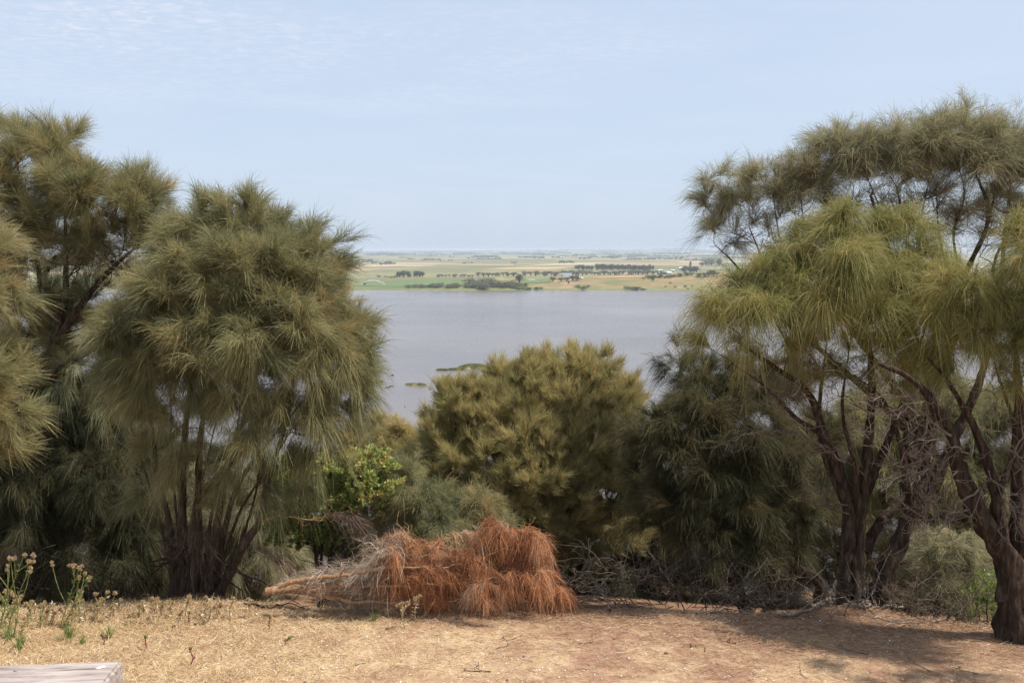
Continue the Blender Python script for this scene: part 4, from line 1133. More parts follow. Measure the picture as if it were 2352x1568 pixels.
def skirt():
    """brown hanging debris and splayed dead stems round the base of the many-stemmed sheoak"""
    rng = np.random.default_rng(32)
    root = [o for o in bpy.data.objects if o.get('label', '').startswith('bushy many stemmed')][0]
    b = np.array(root.location)
    pts, dirs = [], []
    for _ in range(60):
        a = rng.uniform(0, 2 * np.pi)
        X = 450 + 46 * math.cos(a) * rng.uniform(0.1, 1); Y = rng.uniform(1205, 1300)
        pts.append(P(X, Y, 9.35 + 0.16 * math.sin(a)))
        dirs.append(unit(np.array([math.cos(a) * 0.35 + rng.normal(0, .15), math.sin(a) * 0.35, 0.1])))
    strand_part('twig_skirt', root, b, np.array(pts), np.array(dirs), 0.24, 1.1, 0.0034, (0.45, 0.28), SKIRT, rng, 9, spread=0.5, kink=0.10)
    for x0, y0, x1, y1, r in ((430, 1255, 330, 1330, 0.012), (440, 1270, 345, 1300, 0.016), (470, 1270, 478, 1392, 0.016), (460, 1290, 452, 1385, 0.010), (480, 1290, 560, 1360, 0.012), (410, 1300, 350, 1290, 0.022), (405, 1260, 380, 1235, 0.02), (500, 1280, 600, 1360, 0.010), (520, 1300, 700, 1395, 0.009)):
        p0 = P(x0, y0, 9.25); p1 = P(x1, y1, 9.0)
        p1[2] = max(p1[2], float(height(p1[0], p1[1])) + 0.01)
        stick('dead_stem', root, b, [p0, (p0 + p1) / 2 + rng.normal(0, 0.03, 3), p1], r, r * 0.5, BARK, rng, twigs=2, tl=0.25)


skirt()


def hanging_branch():
    rng = np.random.default_rng(33)
    root = [o for o in bpy.data.objects if o.get('label', '').startswith('bushy many stemmed')][0]
    b = np.array(root.location)
    pts = [P(605, 1195, 9.3), P(650, 1185, 9.2), P(720, 1192, 9.1), P(760, 1183, 9.0), P(805, 1190, 9.0)]
    stick('dead_branch', root, b, pts, 0.012, 0.004, BARKTAN, rng, twigs=10, tl=0.2)
    q = np.array([P(x, y, 9.0) for x, y in ((770, 1183), (785, 1186), (800, 1190), (815, 1198), (790, 1190), (750, 1184))])
    strand_part('dead_spray', root, b, q, np.tile(unit(np.array([0.7, -0.2, 0.3])), (len(q), 1)), 0.26, 0.9, 0.0032, (0.5, 0.2), SKIRT, rng, 40, spread=0.3)
    q = np.array([P(x, y, 9.2) for x, y in ((590, 1262), (605, 1268), (620, 1278), (632, 1290))])
    strand_part('dead_spray', root, b, q, np.tile(unit(np.array([0.5, -0.3, 0.3])), (len(q), 1)), 0.34, 1.0, 0.0032, (0.65, 0.2), SKIRT, rng, 40, spread=0.3)


hanging_branch()


def bare_twigs(root, d, spots, seed, n=3):
    rng = np.random.default_rng(seed)
    b = np.array(root.location)
    more = [(a + rng.normal(0, 25), b_ + rng.normal(0, 25), c + rng.normal(0, 50), f + rng.normal(0, 50), g * 0.6) for a, b_, c, f, g in spots for _ in range(1)]
    for X0, Y0, X1, Y1, r in spots + more:
        r *= 0.8
        p0 = P(X0, Y0, d); p1 = P(X1, Y1, d + rng.normal(-0.2, 0.15))
        m = (p0 + p1) / 2 + rng.normal(0, 0.08, 3)
        stick('bare_branch', root, b, [p0, m, p1], r, 0.003, BARKGREY, rng, jit=0.014, twigs=n, tl=0.34)


bare_twigs(I_TREE, 7.65, [(2185, 1000, 2030, 850, 0.016), (2200, 1080, 2120, 1140, 0.014), (2230, 1050, 2110, 1010, 0.012), (2120, 900, 2020, 900, 0.012), (2250, 1120, 2150, 1230, 0.014), (2220, 1060, 2100, 1080, 0.010),
                          (2160, 960, 2060, 960, 0.010), (2300, 1020, 2352, 1060, 0.012), (2290, 950, 2220, 900, 0.010), (2240, 1170, 2110, 1230, 0.012), (2330, 1050, 2400, 930, 0.012), (2270, 1080, 2330, 1180, 0.010)], 41, 8)
bare_twigs(G_TREE, 8.6, [(1940, 1060, 1790, 990, 0.018), (1790, 990, 1680, 1010, 0.012), (1870, 920, 1740, 890, 0.014), (1900, 980, 1760, 930, 0.010), (2000, 950, 1890, 880, 0.012), (1985, 1090, 1900, 1010, 0.010), (2100, 1000, 2010, 920, 0.012), (2070, 1060, 2140, 1000, 0.01),
                         (1860, 905, 1720, 850, 0.012), (1950, 1180, 1870, 1120, 0.01), (2020, 860, 1950, 830, 0.010), (1850, 890, 1790, 830, 0.01)], 42, 7)

# brush and sticks lying along the edge
STICKS = [
    ('dead_branch', 'bleached forked dead branch lying right of the fallen rust coloured tree', [(1200, 1378), (1240, 1388), (1290, 1394), (1340, 1396)], 0.012, 5, BARKGREY),
    ('dead_branch', 'short pale stick poking up beside the rust coloured foliage', [(1250, 1394), (1275, 1388), (1300, 1377)], 0.012, 0, BARKGREY),
    ('dead_branch', 'long grey dead branch trailing to the right from the rust coloured foliage', [(1300, 1395), (1350, 1370), (1400, 1378), (1440, 1400)], 0.014, 8, BARKGREY),
    ('dead_branch', 'upright broken grey branch over the brush behind the clearing edge', [(1400, 1400), (1375, 1345), (1350, 1315)], 0.014, 8, BARKGREY),
    ('dead_branch', 'thick bleached dead limb lying at the foot of the forked trunks', [(1860, 1390), (1920, 1386), (1970, 1390), (2020, 1365), (2050, 1345)], 0.030, 9, BARKGREY),
    ('dead_branch', 'dead limb with twiggy end trailing right of the forked trunks', [(1900, 1384), (1980, 1392), (2060, 1392), (2120, 1385)], 0.022, 14, BARKGREY),
    ('dead_branch', 'knotted grey stick heap end left of the forked trunks', [(1790, 1412), (1840, 1405), (1880, 1392), (1900, 1375)], 0.018, 9, BARKGREY),
    ('dead_branch', 'thin dark dead branch lying in front of the twig skirt', [(560, 1385), (620, 1392), (660, 1384), (700, 1396)], 0.012, 4, BARK),
    ('dead_branch', 'grey twiggy branch on the ground below the dark leaning sheoak', [(1600, 1408), (1660, 1400), (1730, 1404)], 0.012, 10, BARKGREY),
    ('dead_branch', 'thin grey branch lying on the needle litter below the right hand trunks', [(2000, 1420), (2080, 1430), (2150, 1425)], 0.008, 6, BARKGREY),
]
for i, (nm, lab, pts, r, tw, bk) in enumerate(STICKS):
    rng = np.random.default_rng(60 + i)
    q = []
    for x, y in pts:
        g = ground(x, max(y, 1385) + 8)
        dd = min(g[1], 9.2)
        p = P(x, y, dd)
        p[2] = max(p[2], float(height(p[0], p[1])) + r * 0.8)
        q.append(p)
    b = q[0]
    o = stick(nm, None, b, q, r, r * 0.35, bk, rng, twigs=tw, tl=0.32, jit=0.008)
    o.location = b
    tag(o, lab, 'dead branch', 'dead branches along the clearing edge')


def brush(name, label, spots, seed, n, r=0.0055, mat=BRUSHBARK, tl=0.55):
    rng = np.random.default_rng(seed)
    ch = []
    b = None
    for X, Y, rx, ry, d in spots:
        for _ in range(n):
            p = P(X + rng.uniform(-1, 1) * rx, Y + rng.uniform(-1, 1) * ry, d + rng.normal(0, 0.25))
            if b is None: b = p.copy()
            a = rng.uniform(0, 2 * np.pi)
            u = unit(np.array([math.cos(a), 0.5 * math.sin(a), abs(rng.normal(0.2, 0.45))]))
            L_ = tl * rng.uniform(0.4, 1.3)
            q = spline([p, p + u * L_ * .5 + rng.normal(0, .05, 3), p + u * L_ + rng.normal(0, .1, 3)], 0.07, rng, 0.006)
            q[:, 2] = np.maximum(q[:, 2], height(q[:, 0], q[:, 1]) + 0.005)
            r0 = r * rng.uniform(0.5, 1.5)
            ch.append((q - b, np.linspace(r0, 0.002, len(q))))
            for _ in range(4):
                k = rng.integers(2, len(q)) if len(q) > 3 else 1
                v = unit(u + rng.normal(0, 0.6, 3))
                q2 = spline([q[k], q[k] + v * L_ * .2, q[k] + unit(v + rng.normal(0, .4, 3)) * L_ * .4], 0.06, rng, 0.004)
                ch.append((q2 - b, np.linspace(r0 * 0.5, 0.0016, len(q2))))
    V, Fc = tube_mesh(ch, lambda q: 4 if q > 0.006 else 3)
    o = link(name, mesh_np(name, V, Fc, mat, smooth=True))
    o.location = b
    tag(o, label, 'brush', kind='stuff')
    return o


brush('dead_brush', 'tangled grey dead twigs along the edge below the dark leaning sheoak', [(1380, 1340, 90, 45, 9.9), (1480, 1360, 110, 40, 9.7), (1600, 1370, 110, 40, 9.5), (1720, 1390, 100, 25, 9.2), (1830, 1390, 80, 25, 9.0)], 71, 34)
brush('dead_brush', 'tangled grey dead twigs at the feet of the right hand trunks', [(2080, 1390, 90, 35, 8.9), (2000, 1400, 80, 20, 8.7), (2200, 1430, 80, 20, 8.5)], 72, 26)
brush('dead_brush', 'dark dead twigs on the ground at the left under the shaded thicket', [(150, 1370, 160, 25, 10.2), (320, 1380, 90, 15, 9.9), (60, 1300, 120, 60, 10.8)], 73, 30, mat=BARK)


# cones in the left tree
def cones():
    rng = np.random.default_rng(81)
    pos, par, rad, root, ends = A_GEO
    b = np.array(A_TREE.location)
    k = 10
    th = np.linspace(0, 2 * np.pi, k, endpoint=False)
    prof = [(0, -0.017), (0.011, -0.013), (0.0155, -0.004), (0.0155, 0.004), (0.011, 0.013), (0, 0.017)]
    V = []
    for i, (r, z) in enumerate(prof):
        rr = r * (1 + 0.12 * np.cos(5 * th + i * 0.6))
        V.append(np.stack([rr * np.cos(th), rr * np.sin(th), np.full(k, z * 1.25)], -1))
    V = np.concatenate(V)
    idx = np.arange(len(V)).reshape(len(prof), k)
    nx = np.roll(idx, -1, 1)
    Q = np.stack([idx[:-1], nx[:-1], nx[1:], idx[1:]], -1).reshape(-1, 4)
    me = mesh_np('seed_cone', V, Q, plain_mat('cone_brown', (0.045, 0.032, 0.026), 0.8), smooth=True)
    c = [i for i in range(len(pos)) if 0.003 < rad[i] < 0.012]
    vis = []
    for i in c:
        v = pos[i] - np.array([0, 0, CAMZ])
        X = 1176 + F * v[0] / np.dot(v, FW); Y = 784 - F * np.dot(v, UP) / np.dot(v, FW)
        if 0 < X < 380 and 450 < Y < 760:
            vis.append(i)
    for i in rng.choice(vis, min(34, len(vis)), replace=False):
        o = link('seed_cone', me, A_TREE)
        o.location = Vector(pos[i] - b) + Vector((rng.normal(0, 0.012), -0.015, rng.uniform(0, 0.02)))
        o.rotation_euler = (rng.uniform(0, 3), rng.uniform(0, 3), 0)
        s = rng.uniform(1.0, 1.6)
        o.scale = (s, s, s * 1.2)


cones()

# ------------------------------------------------------------------ thistles and small plants
THGREEN = plain_mat('thistle_stem_green', (0.20, 0.24, 0.085), 0.7, scale=30)
THDRY = plain_mat('thistle_stem_dry', (0.38, 0.29, 0.15), 0.8, scale=30)
HEADTAN = strand_mat('thistle_head_bracts', [(0, (0.30, 0.20, 0.09)), (0.5, (0.55, 0.40, 0.19)), (1, (0.72, 0.60, 0.42))])
FLORET = plain_mat('thistle_pink_floret', (0.52, 0.27, 0.45), 0.7)


def thistle(X0, Y0, X1, Y1, label, seed, heads=3, green=0.5, branches=0, pink=False, dd=0.0, hs=1.15):
    rng = np.random.default_rng(seed)
    g = ground(X0, Y0)
    d = g[1]
    top = P(X1, Y1, d + dd)
    mat = THGREEN if green > 0.5 else THDRY
    e = empty('thistle', g, label, 'thistle', 'thistles on the left of the clearing')
    H = top - g
    mid = H * 0.5 + np.array([rng.normal(0, 0.015), rng.normal(0, 0.01), 0.01])
    q = spline([np.zeros(3) - np.array([0, 0, 0.02]), mid, H], 0.025, rng, 0.001)
    tips = [(q[-1], unit(q[-1] - q[-2]))]
    ch = [(q, np.linspace(0.0055, 0.0032, len(q)))]
    for j in range(branches):
        k = int(len(q) * rng.uniform(0.3, 0.85))
        v = unit(unit(q[min(k + 1, len(q) - 1)] - q[k - 1]) + np.array([rng.normal(0, 0.45), rng.normal(0, 0.3), 0.25]))
        L_ = np.linalg.norm(H) * (1 - k / len(q)) * rng.uniform(0.6, 1.0) + 0.04
        p2 = spline([q[k], q[k] + v * L_ * .5, q[k] + unit(v + np.array([0, 0, .3])) * L_], 0.025, rng, 0.001)
        ch.append((p2, np.linspace(0.0038, 0.0026, len(p2))))
        tips.append((p2[-1], unit(p2[-1] - p2[-2])))
    V, Fc = tube_mesh(ch, lambda r: 5)
    link('stem', mesh_np('stem', V, Fc, mat, smooth=True), e)
    # spiny leaves
    nl = int(10 + 60 * np.linalg.norm(H))
    k = rng.integers(0, len(q), nl)
    dirs = unit(rng.normal(0, 1, (nl, 3)) * np.array([1, 1, 0.4]) + np.array([0, 0, 0.6]))
    V, Qd, T = leaves(q[k], dirs, rng.uniform(0.02, 0.055, nl), rng.uniform(0.006, 0.014, nl), np.clip(rng.normal(0.35 if green > .5 else .8, 0.2, nl), 0, 1), rng)
    link('foliage', mesh_np('foliage', V, Qd, LEAF if green > 0.5 else STRAW, {'tint': T}), e)
    for p, v in tips:
        for h in range(heads):
            c = p + rng.normal(0, 0.011, 3) * (h > 0) * hs + np.array([0, 0, -0.006 * h])
            n = 60
            dv = unit(rng.normal(0, 1, (n, 3)) + 0.5 * v)
            V, Qd, T = strands(c + dv * 0.003, dv, rng.uniform(0.009, 0.018, n) * hs, np.zeros(n), np.full(n, 0.0045) * hs, np.clip(rng.normal(0.55, 0.25, n), 0, 1), rng, seg=2)
            fh = link('flower_head', mesh_np('flower_head', V, Qd, HEADTAN, {'tint': T}), e)
            if pink and h == 0 and rng.uniform() < 0.6:
                n = 10
                dv = unit(rng.normal(0, 0.45, (n, 3)) + v + np.array([0, 0, .4]))
                V, Qd, T = strands(c + dv * 0.006, dv, rng.uniform(0.016, 0.026, n), np.zeros(n), np.full(n, 0.003), np.full(n, .5), rng, seg=2)
                link('floret', mesh_np('floret', V, Qd, FLORET, {'tint': T}), fh)


TH = [  # base X, Y, top X, Y, label, heads, green, branches, pink
    (-12, 1480, 55, 1275, 'tallest green thistle at the left edge with pink tipped heads', 2, 1, 5, True, 0),
    (8, 1480, 75, 1290, 'tall green thistle leaning right, second from the left edge', 2, 1, 5, True, 0),
    (-4, 1450, 12, 1370, 'leafy green thistle clump low at the left edge', 3, 1, 5, False, 0),
    (30, 1465, 42, 1385, 'dense short thistle with tan heads beside the left edge', 3, 1, 4, False, 0),
    (135, 1440, 182, 1303, 'branching green thistle with pink flowers against the dark thicket', 2, 1, 4, True, 0),
    (140, 1445, 205, 1325, 'slender green thistle leaning right beside the branching one', 2, 1, 2, True, 0),
    (70, 1430, 66, 1392, 'short tan headed thistle third from the left edge', 3, 1, 2, False, 0),
    (92, 1440, 96, 1388, 'short thistle with a pale double head near the left edge', 3, 1, 1, False, 0),
    (115, 1432, 112, 1400, 'low tan thistle just left of the branching thistle', 3, 0, 1, False, 0),
    (168, 1425, 171, 1388, 'stout thistle with one round tan head right of the branching thistle', 4, 1, 0, False, 0),
    (181, 1430, 182, 1366, 'thin thistle with heads stacked along the stem', 2, 1, 3, False, 0),
    (235, 1430, 246, 1360, 'upright thistle with forked tan head above the dry grass', 2, 0, 2, True, 0),
    (226, 1425, 229, 1384, 'thistle with a wide tan head left of the dark stump base', 4, 0, 1, False, 0),
    (214, 1422, 216, 1395, 'very short tan thistle in front of the dark thicket', 2, 0, 1, False, 0),
    (256, 1420, 257, 1395, 'small round headed thistle by itself in the grass', 3, 0, 0, False, 0),
    (318, 1418, 318, 1390, 'low dark stemmed thistle before the twig skirt', 2, 1, 0, False, 0),
    (331, 1420, 333, 1395, 'short double headed tan thistle before the twig skirt', 3, 0, 1, False, 0),
    (361, 1425, 358, 1378, 'pale round headed thistle under the hanging twig skirt', 4, 0, 1, False, 0),
    (372, 1420, 370, 1390, 'tan thistle close right of the pale round headed one', 3, 0, 1, False, 0),
    (395, 1420, 396, 1385, 'thistle with crowded tan heads below the twig skirt', 3, 0, 2, False, 0),
    (425, 1425, 433, 1373, 'tall pale thistle below the right side of the twig skirt', 4, 0, 1, False, 0),
    (468, 1420, 476, 1376, 'thin curved thistle with a single brown head', 1, 0, 1, False, 0),
    (503, 1420, 506, 1385, 'dry thistle with a long pale head', 3, 0, 1, False, 0),
    (530, 1422, 533, 1382, 'dry thistle with two heads right of the twig skirt', 2, 0, 1, False, 0),
    (572, 1420, 575, 1390, 'short dry thistle near the fallen tan trunk', 3, 0, 1, False, 0),
    (932, 1442, 937, 1385, 'dry pale thistle in front of the rust coloured foliage', 3, 0, 2, False, 0),
    (952, 1430, 955, 1377, 'slim dry thistle right of the pale one before the rust coloured foliage', 2, 0, 2, False, 0),
    (905, 1412, 906, 1390, 'tiny dry thistle at the left foot of the rust coloured foliage', 2, 0, 0, False, 0),
    (300, 1435, 300, 1412, 'tiny tan thistle deep in the dry grass', 2, 0, 1, False, 0),
    (410, 1440, 412, 1412, 'tiny pale thistle in the straw below the tall pale thistle', 2, 0, 1, False, 0),
    (150, 1470, 152, 1425, 'grassy green thistle low in front of the branching thistle', 1, 1, 2, False, 0),
    (42, 1500, 50, 1440, 'green stalky weed in front of the thistles at the left edge', 1, 1, 1, False, 0),
]
for i, t in enumerate(TH):
    thistle(*t[:4], t[4], 100 + i, heads=t[5], green=t[6], branches=t[7], pink=t[8])


FT = np.random.default_rng(150)
for i in range(26):
    X = FT.uniform(10, 610); Y = FT.uniform(1412, 1440)
    thistle(X, Y, X + FT.normal(0, 7), Y - FT.uniform(18, 40), 'little dry thistle with tan heads in the straw fringe at the left', 160 + i, heads=2, green=0, branches=int(FT.integers(0, 3)), pink=False, hs=0.85)


def red_plant(X, Y, h, label, seed, green=False):
    rng = np.random.default_rng(seed)
    g = ground(X, Y)
    e = empty('red_stemmed_weed', g, label, 'weed', 'red stemmed weeds in the straw')
    q = spline([np.array([0, 0, -0.01]), np.array([rng.normal(0, .01), 0, h * .5]), np.array([rng.normal(0.01, .015), 0, h])], 0.02, rng, 0.002)
    V, Fc = tube_mesh([(q, np.linspace(0.006, 0.004, len(q)))], lambda r: 5)
    link('stem', mesh_np('stem', V, Fc, RED, smooth=True), e)
    n = 16
    k = rng.integers(len(q) // 3, len(q), n)
    dv = unit(rng.normal(0, 1, (n, 3)) * np.array([1, 1, .3]) + np.array([0, 0, .9]))
    V, Qd, T = leaves(q[k], dv, rng.uniform(0.02, 0.045, n), rng.uniform(.006, .012, n), rng.uniform(0, 1, n), rng)
    link('red_leaf_whorl', mesh_np('red_leaf_whorl', V, Qd, RED), e)
    n = 22
    dv = unit(rng.normal(0, .5, (n, 3)) + np.array([0, 0, 1.2]))
    V, Qd, T = leaves(np.tile(q[-1], (n, 1)), dv, rng.uniform(0.02, 0.045, n), rng.uniform(.005, .01, n), rng.uniform(.1, .6, n), rng)
    link('green_shoot', mesh_np('green_shoot', V, Qd, LEAF, {'tint': T}), e)


RED = plain_mat('red_stem', (0.24, 0.075, 0.055), 0.6, scale=40)
for i, (X, Y, h, lab) in enumerate([
        (335, 1492, 0.10, 'red stemmed weed with green tip left of the timber rail corner'), (438, 1528, 0.13, 'red stemmed weed right of the end of the timber rail'),
        (235, 1480, 0.07, 'short red stemmed weed in the straw above the timber rail'), (434, 1432, 0.09, 'dark stemmed weed with green crown at the edge of the straw'),
        (617, 1445, 0.10, 'thin brown stemmed weed in the middle of the straw'), (655, 1478, 0.04, 'tiny red weed low in the straw')]):
    red_plant(X, Y, h, lab, 200 + i)


def tuft_weed(X, Y, h, label, seed, n=60, mat=LEAF):
    rng = np.random.default_rng(seed)
    g = ground(X, Y)
    d = unit(rng.normal(0, 0.35, (n, 3)) + np.array([0, 0, 1.]))
    V, Q, T = strands(np.zeros((n, 3)) + rng.normal(0, 0.012, (n, 3)) * np.array([1, 1, 0]), d, h * rng.uniform(.5, 1.1, n), rng.uniform(0, .3, n), rng.uniform(.003, .006, n), np.clip(rng.normal(.35, .2, n), 0, 1), rng)
    o = link('green_weed', mesh_np('green_weed', V, Q, mat, {'tint': T}))
    o.location = g
    tag(o, label, 'weed', 'green weeds among the dry grass')


for i, (X, Y, h, lab) in enumerate([
        (18, 1470, 0.22, 'broad green grass tuft at the left edge of the clearing'), (45, 1490, 0.16, 'upright green weed in front of the left edge thistles'), (160, 1468, 0.17, 'green weed with thin leaves in front of the branching thistle'),
        (190, 1478, 0.10, 'small spiky green weed in the straw above the timber rail'), (250, 1465, 0.14, 'pale green weed between the thistles and the straw'), (1135, 1395, 0.10, 'green weed at the clearing edge by the rust coloured foliage'),
        (860, 1425, 0.09, 'thin pale weed left of the dry pale thistle')]):
    tuft_weed(X, Y, h, lab, 220 + i)


# ------------------------------------------------------------------ stones and debris lying on the clearing
def clod(X, Y, s, label, seed, mat):
    rng = np.random.default_rng(seed)
    import bmesh
    bm = bmesh.new()
    bmesh.ops.create_icosphere(bm, subdivisions=3, radius=s)
    a = rng.uniform(0, 6, 6)
    for v in bm.verts:
        c = v.co / s
        k = 1 + 0.16 * math.sin(3 * c.x + a[0]) * math.sin(2.5 * c.y + a[1]) + 0.10 * math.sin(6 * c.z + a[2] + 4 * c.x) + 0.05 * math.sin(11 * c.y + a[3])
        v.co *= k
        v.co.z *= 0.62
    me = bpy.data.meshes.new('stone')
    bm.to_mesh(me); bm.free()
    me.polygons.foreach_set('use_smooth', np.ones(len(me.polygons), bool))
    me.materials.append(mat)
    o = link('stone', me)
    g = ground(X, Y)
    o.location = (g[0], g[1], float(height(g[0], g[1])) + s * 0.3)
    o.rotation_euler = (0, 0, rng.uniform(0, 6))
    tag(o, label, 'stone', 'stones on the clearing')


STONE = plain_mat('brown_stone', (0.16, 0.10, 0.075), 0.9, scale=60)
for i, (X, Y, s, lab) in enumerate([
        (652, 1482, 0.014, 'small dark stone in the straw right of the red weeds'), (1530, 1500, 0.016, 'brown stone on the bare middle of the clearing'), (1203, 1508, 0.013, 'rusty brown stone in the foreground, middle'),
        (1410, 1467, 0.014, 'dark clod near the shade line, middle right'), (1525, 1412, 0.016, 'pale stone at the clearing edge below the dark leaning sheoak'), (700, 1567, 0.014, 'dark clod at the bottom edge, left of middle'),
        (1165, 1562, 0.012, 'small clod at the bottom edge, middle'), (1800, 1440, 0.016, 'brown clod in the dappled shade on the right')]):
    clod(X, Y, s, lab, 300 + i, STONE)


for i in range(16):
    rng = np.random.default_rng(330 + i)
    X, Y = rng.uniform(620, 2250), rng.uniform(1425, 1555)
    g = ground(X, Y)
    a = rng.uniform(0, 3.14); Lt = rng.uniform(0.08, 0.24)
    u = np.array([math.cos(a), math.sin(a), 0]) * Lt
    q = np.array([g - u / 2, g + rng.normal(0, 0.012, 3), g + u / 2])
    q[:, 2] = height(q[:, 0], q[:, 1]) + 0.007
    o = stick('fallen_twig', None, q[0], list(q), 0.005, 0.0025, BRUSHBARK if i % 3 else BARK, rng, twigs=2, tl=0.09, jit=0.002)
    o.location = q[0]
    tag(o, 'short dry twig lying loose on the open ground of the clearing', 'twig', 'loose twigs on the open clearing')


# ------------------------------------------------------------------ weathered rail
def rail():
    import bmesh
    m, t, b = base_mat('weathered_timber', 0.85, 0.2)
    g = nd(t, 'ShaderNodeTexCoord')
    mp = nd(t, 'ShaderNodeMapping')
    mp.inputs['Scale'].default_value = (1.2, 16, 16)
    t.links.new(g.outputs['Object'], mp.inputs[0])
    n = nd(t, 'ShaderNodeTexNoise', i_Scale=2.2, i_Detail=8.0, i_Roughness=0.7, i_Distortion=0.35)
    t.links.new(mp.outputs[0], n.inputs['Vector'])
    n2 = nd(t, 'ShaderNodeTexNoise', i_Scale=5.0, i_Detail=4.0)
    t.links.new(g.outputs['Object'], n2.inputs['Vector'])
    c1 = ramp(t, n.outputs['Fac'], [(0.28, (0.075, 0.055, 0.045)), (0.37, (0.20, 0.16, 0.14)), (0.50, (0.38, 0.32, 0.285)), (0.72, (0.54, 0.47, 0.42))])
    mu = nd(t, 'ShaderNodeMix', data_type='RGBA', blend_type='MULTIPLY')
    mu.inputs[0].default_value = 0.6
    t.links.new(c1, mu.inputs[6])
    t.links.new(ramp(t, n2.outputs['Fac'], [(0.3, (0.75, 0.72, 0.72)), (0.7, (1, 1, 1))]), mu.inputs[7])
    t.links.new(mu.outputs[2], b.inputs['Base Color'])
    bp = nd(t, 'ShaderNodeBump', i_Strength=0.7, i_Distance=0.006)
    t.links.new(n.outputs['Fac'], bp.inputs['Height'])
    t.links.new(bp.outputs[0], b.inputs['Normal'])
    zt = 0.98
    p1 = on_plane(283, 1516, zt); p0 = on_plane(0, 1524, zt)
    f1 = on_plane(297, 1575, zt)
    ang = math.atan2(p1[1] - p0[1], p1[0] - p0[0])
    Lr, W, H = 3.0, 0.30, 0.16
    e = empty('timber_rail', (p1[0], p1[1], float(height(p1[0], p1[1]))), 'weathered grey timber rail with a white fleck, cut off at the lower left corner', 'rail')
    e.rotation_euler = (0, 0, ang)
    z0 = e.location.z

    def box(name, x0, x1, y0, y1, za, zb, mat, bev=0.012, cuts=0):
        bm = bmesh.new()
        bmesh.ops.create_cube(bm, size=1)
        for v in bm.verts:
            v.co.x = x0 + (v.co.x + .5) * (x1 - x0); v.co.y = y0 + (v.co.y + .5) * (y1 - y0); v.co.z = za + (v.co.z + .5) * (zb - za)
        if cuts:
            bmesh.ops.subdivide_edges(bm, edges=[q for q in bm.edges if abs(q.verts[0].co.x - q.verts[1].co.x) > 0.5], cuts=cuts, use_grid_fill=True)
        bmesh.ops.bevel(bm, geom=[q for q in bm.edges if len(q.link_faces) == 2 and q.calc_face_angle(0) > 1], offset=bev, segments=3, affect='EDGES')
        for v in bm.verts:   # hewn, slightly uneven
            v.co.z += 0.004 * math.sin(v.co.x * 5 + 1) + 0.002 * math.sin(v.co.x * 17)
            v.co.y += 0.005 * math.sin(v.co.x * 4 + 2)
        me = bpy.data.meshes.new(name)
        bm.to_mesh(me); bm.free()
        me.materials.append(mat)
        return link(name, me, e)
    top = zt - z0
    box('beam', -Lr, 0.0, -W, 0.0, top - H, top, m, 0.016, 14)
    for x in (-0.7, -2.6):
        box('post', x - 0.1, x + 0.1, -W + 0.05, -0.05, -0.3, top - H - 0.003, m, 0.012)
    # bolt head let into the top
    def disc(name, x, y, z, r, h, mat, k=8):
        th = np.linspace(0, 2 * np.pi, k, endpoint=False)
        rr = r
        V = np.concatenate([np.stack([x + rr * np.cos(th), y + rr * np.sin(th), np.full(k, z)], -1), np.stack([x + .8 * rr * np.cos(th), y + .8 * rr * np.sin(th), np.full(k, z + h)], -1)])
        i = np.arange(k); j = (i + 1) % k
        return link(name, mesh_np(name, V, [np.stack([i, j, j + k, i + k], -1), (np.arange(k) + k)[None]], mat), e)
    q = on_plane(36, 1538, zt)
    lx = (q[0] - p1[0]) * math.cos(ang) + (q[1] - p1[1]) * math.sin(ang)
    ly = -(q[0] - p1[0]) * math.sin(ang) + (q[1] - p1[1]) * math.cos(ang)
    disc('bolt_head', lx, ly, top, 0.011, 0.004, plain_mat('dull_bolt_steel', (0.25, 0.25, 0.26), 0.5), 12)
    q = on_plane(232, 1532, zt)
    lx = (q[0] - p1[0]) * math.cos(ang) + (q[1] - p1[1]) * math.sin(ang)
    ly = -(q[0] - p1[0]) * math.sin(ang) + (q[1] - p1[1]) * math.cos(ang)
    rng = np.random.default_rng(9)
    k = 18
    th = np.linspace(0, 2 * np.pi, k, endpoint=False)
    r = 0.017 * (1 + 0.25 * np.sin(2 * th) + 0.15 * rng.normal(0, 1, k))
    V = np.concatenate([np.stack([lx + 1.3 * r * np.cos(th), ly + 0.8 * r * np.sin(th), np.full(k, top + 0.002)], -1), np.stack([lx + r * np.cos(th), ly + 0.6 * r * np.sin(th), np.full(k, top + 0.005)], -1)])
    i = np.arange(k); j = (i + 1) % k
    link('pale_fleck', mesh_np('pale_fleck', V, [np.stack([i, j, j + k, i + k], -1), (np.arange(k) + k)[None]], plain_mat('pale_splinter', (0.72, 0.66, 0.56), 0.8)), e)


rail()
# ------------------------------------------------------------------ far shore and plain
FARM = {
    'grey': strand_mat('far_grey_green_leaves', [(0, (0.100, 0.108, 0.070)), (0.5, (0.165, 0.165, 0.105)), (1, (0.23, 0.215, 0.14))], trans=0.15),
    'dark': strand_mat('far_dark_leaves', [(0, (0.050, 0.064, 0.042)), (0.5, (0.085, 0.098, 0.062)), (1, (0.130, 0.140, 0.085))], trans=0.1),
    'green': strand_mat('far_green_leaves', [(0, (0.070, 0.095, 0.040)), (0.5, (0.120, 0.150, 0.060)), (1, (0.180, 0.200, 0.085))], trans=0.2),
}
FARBARK = plain_mat('far_bark', (0.10, 0.08, 0.065))


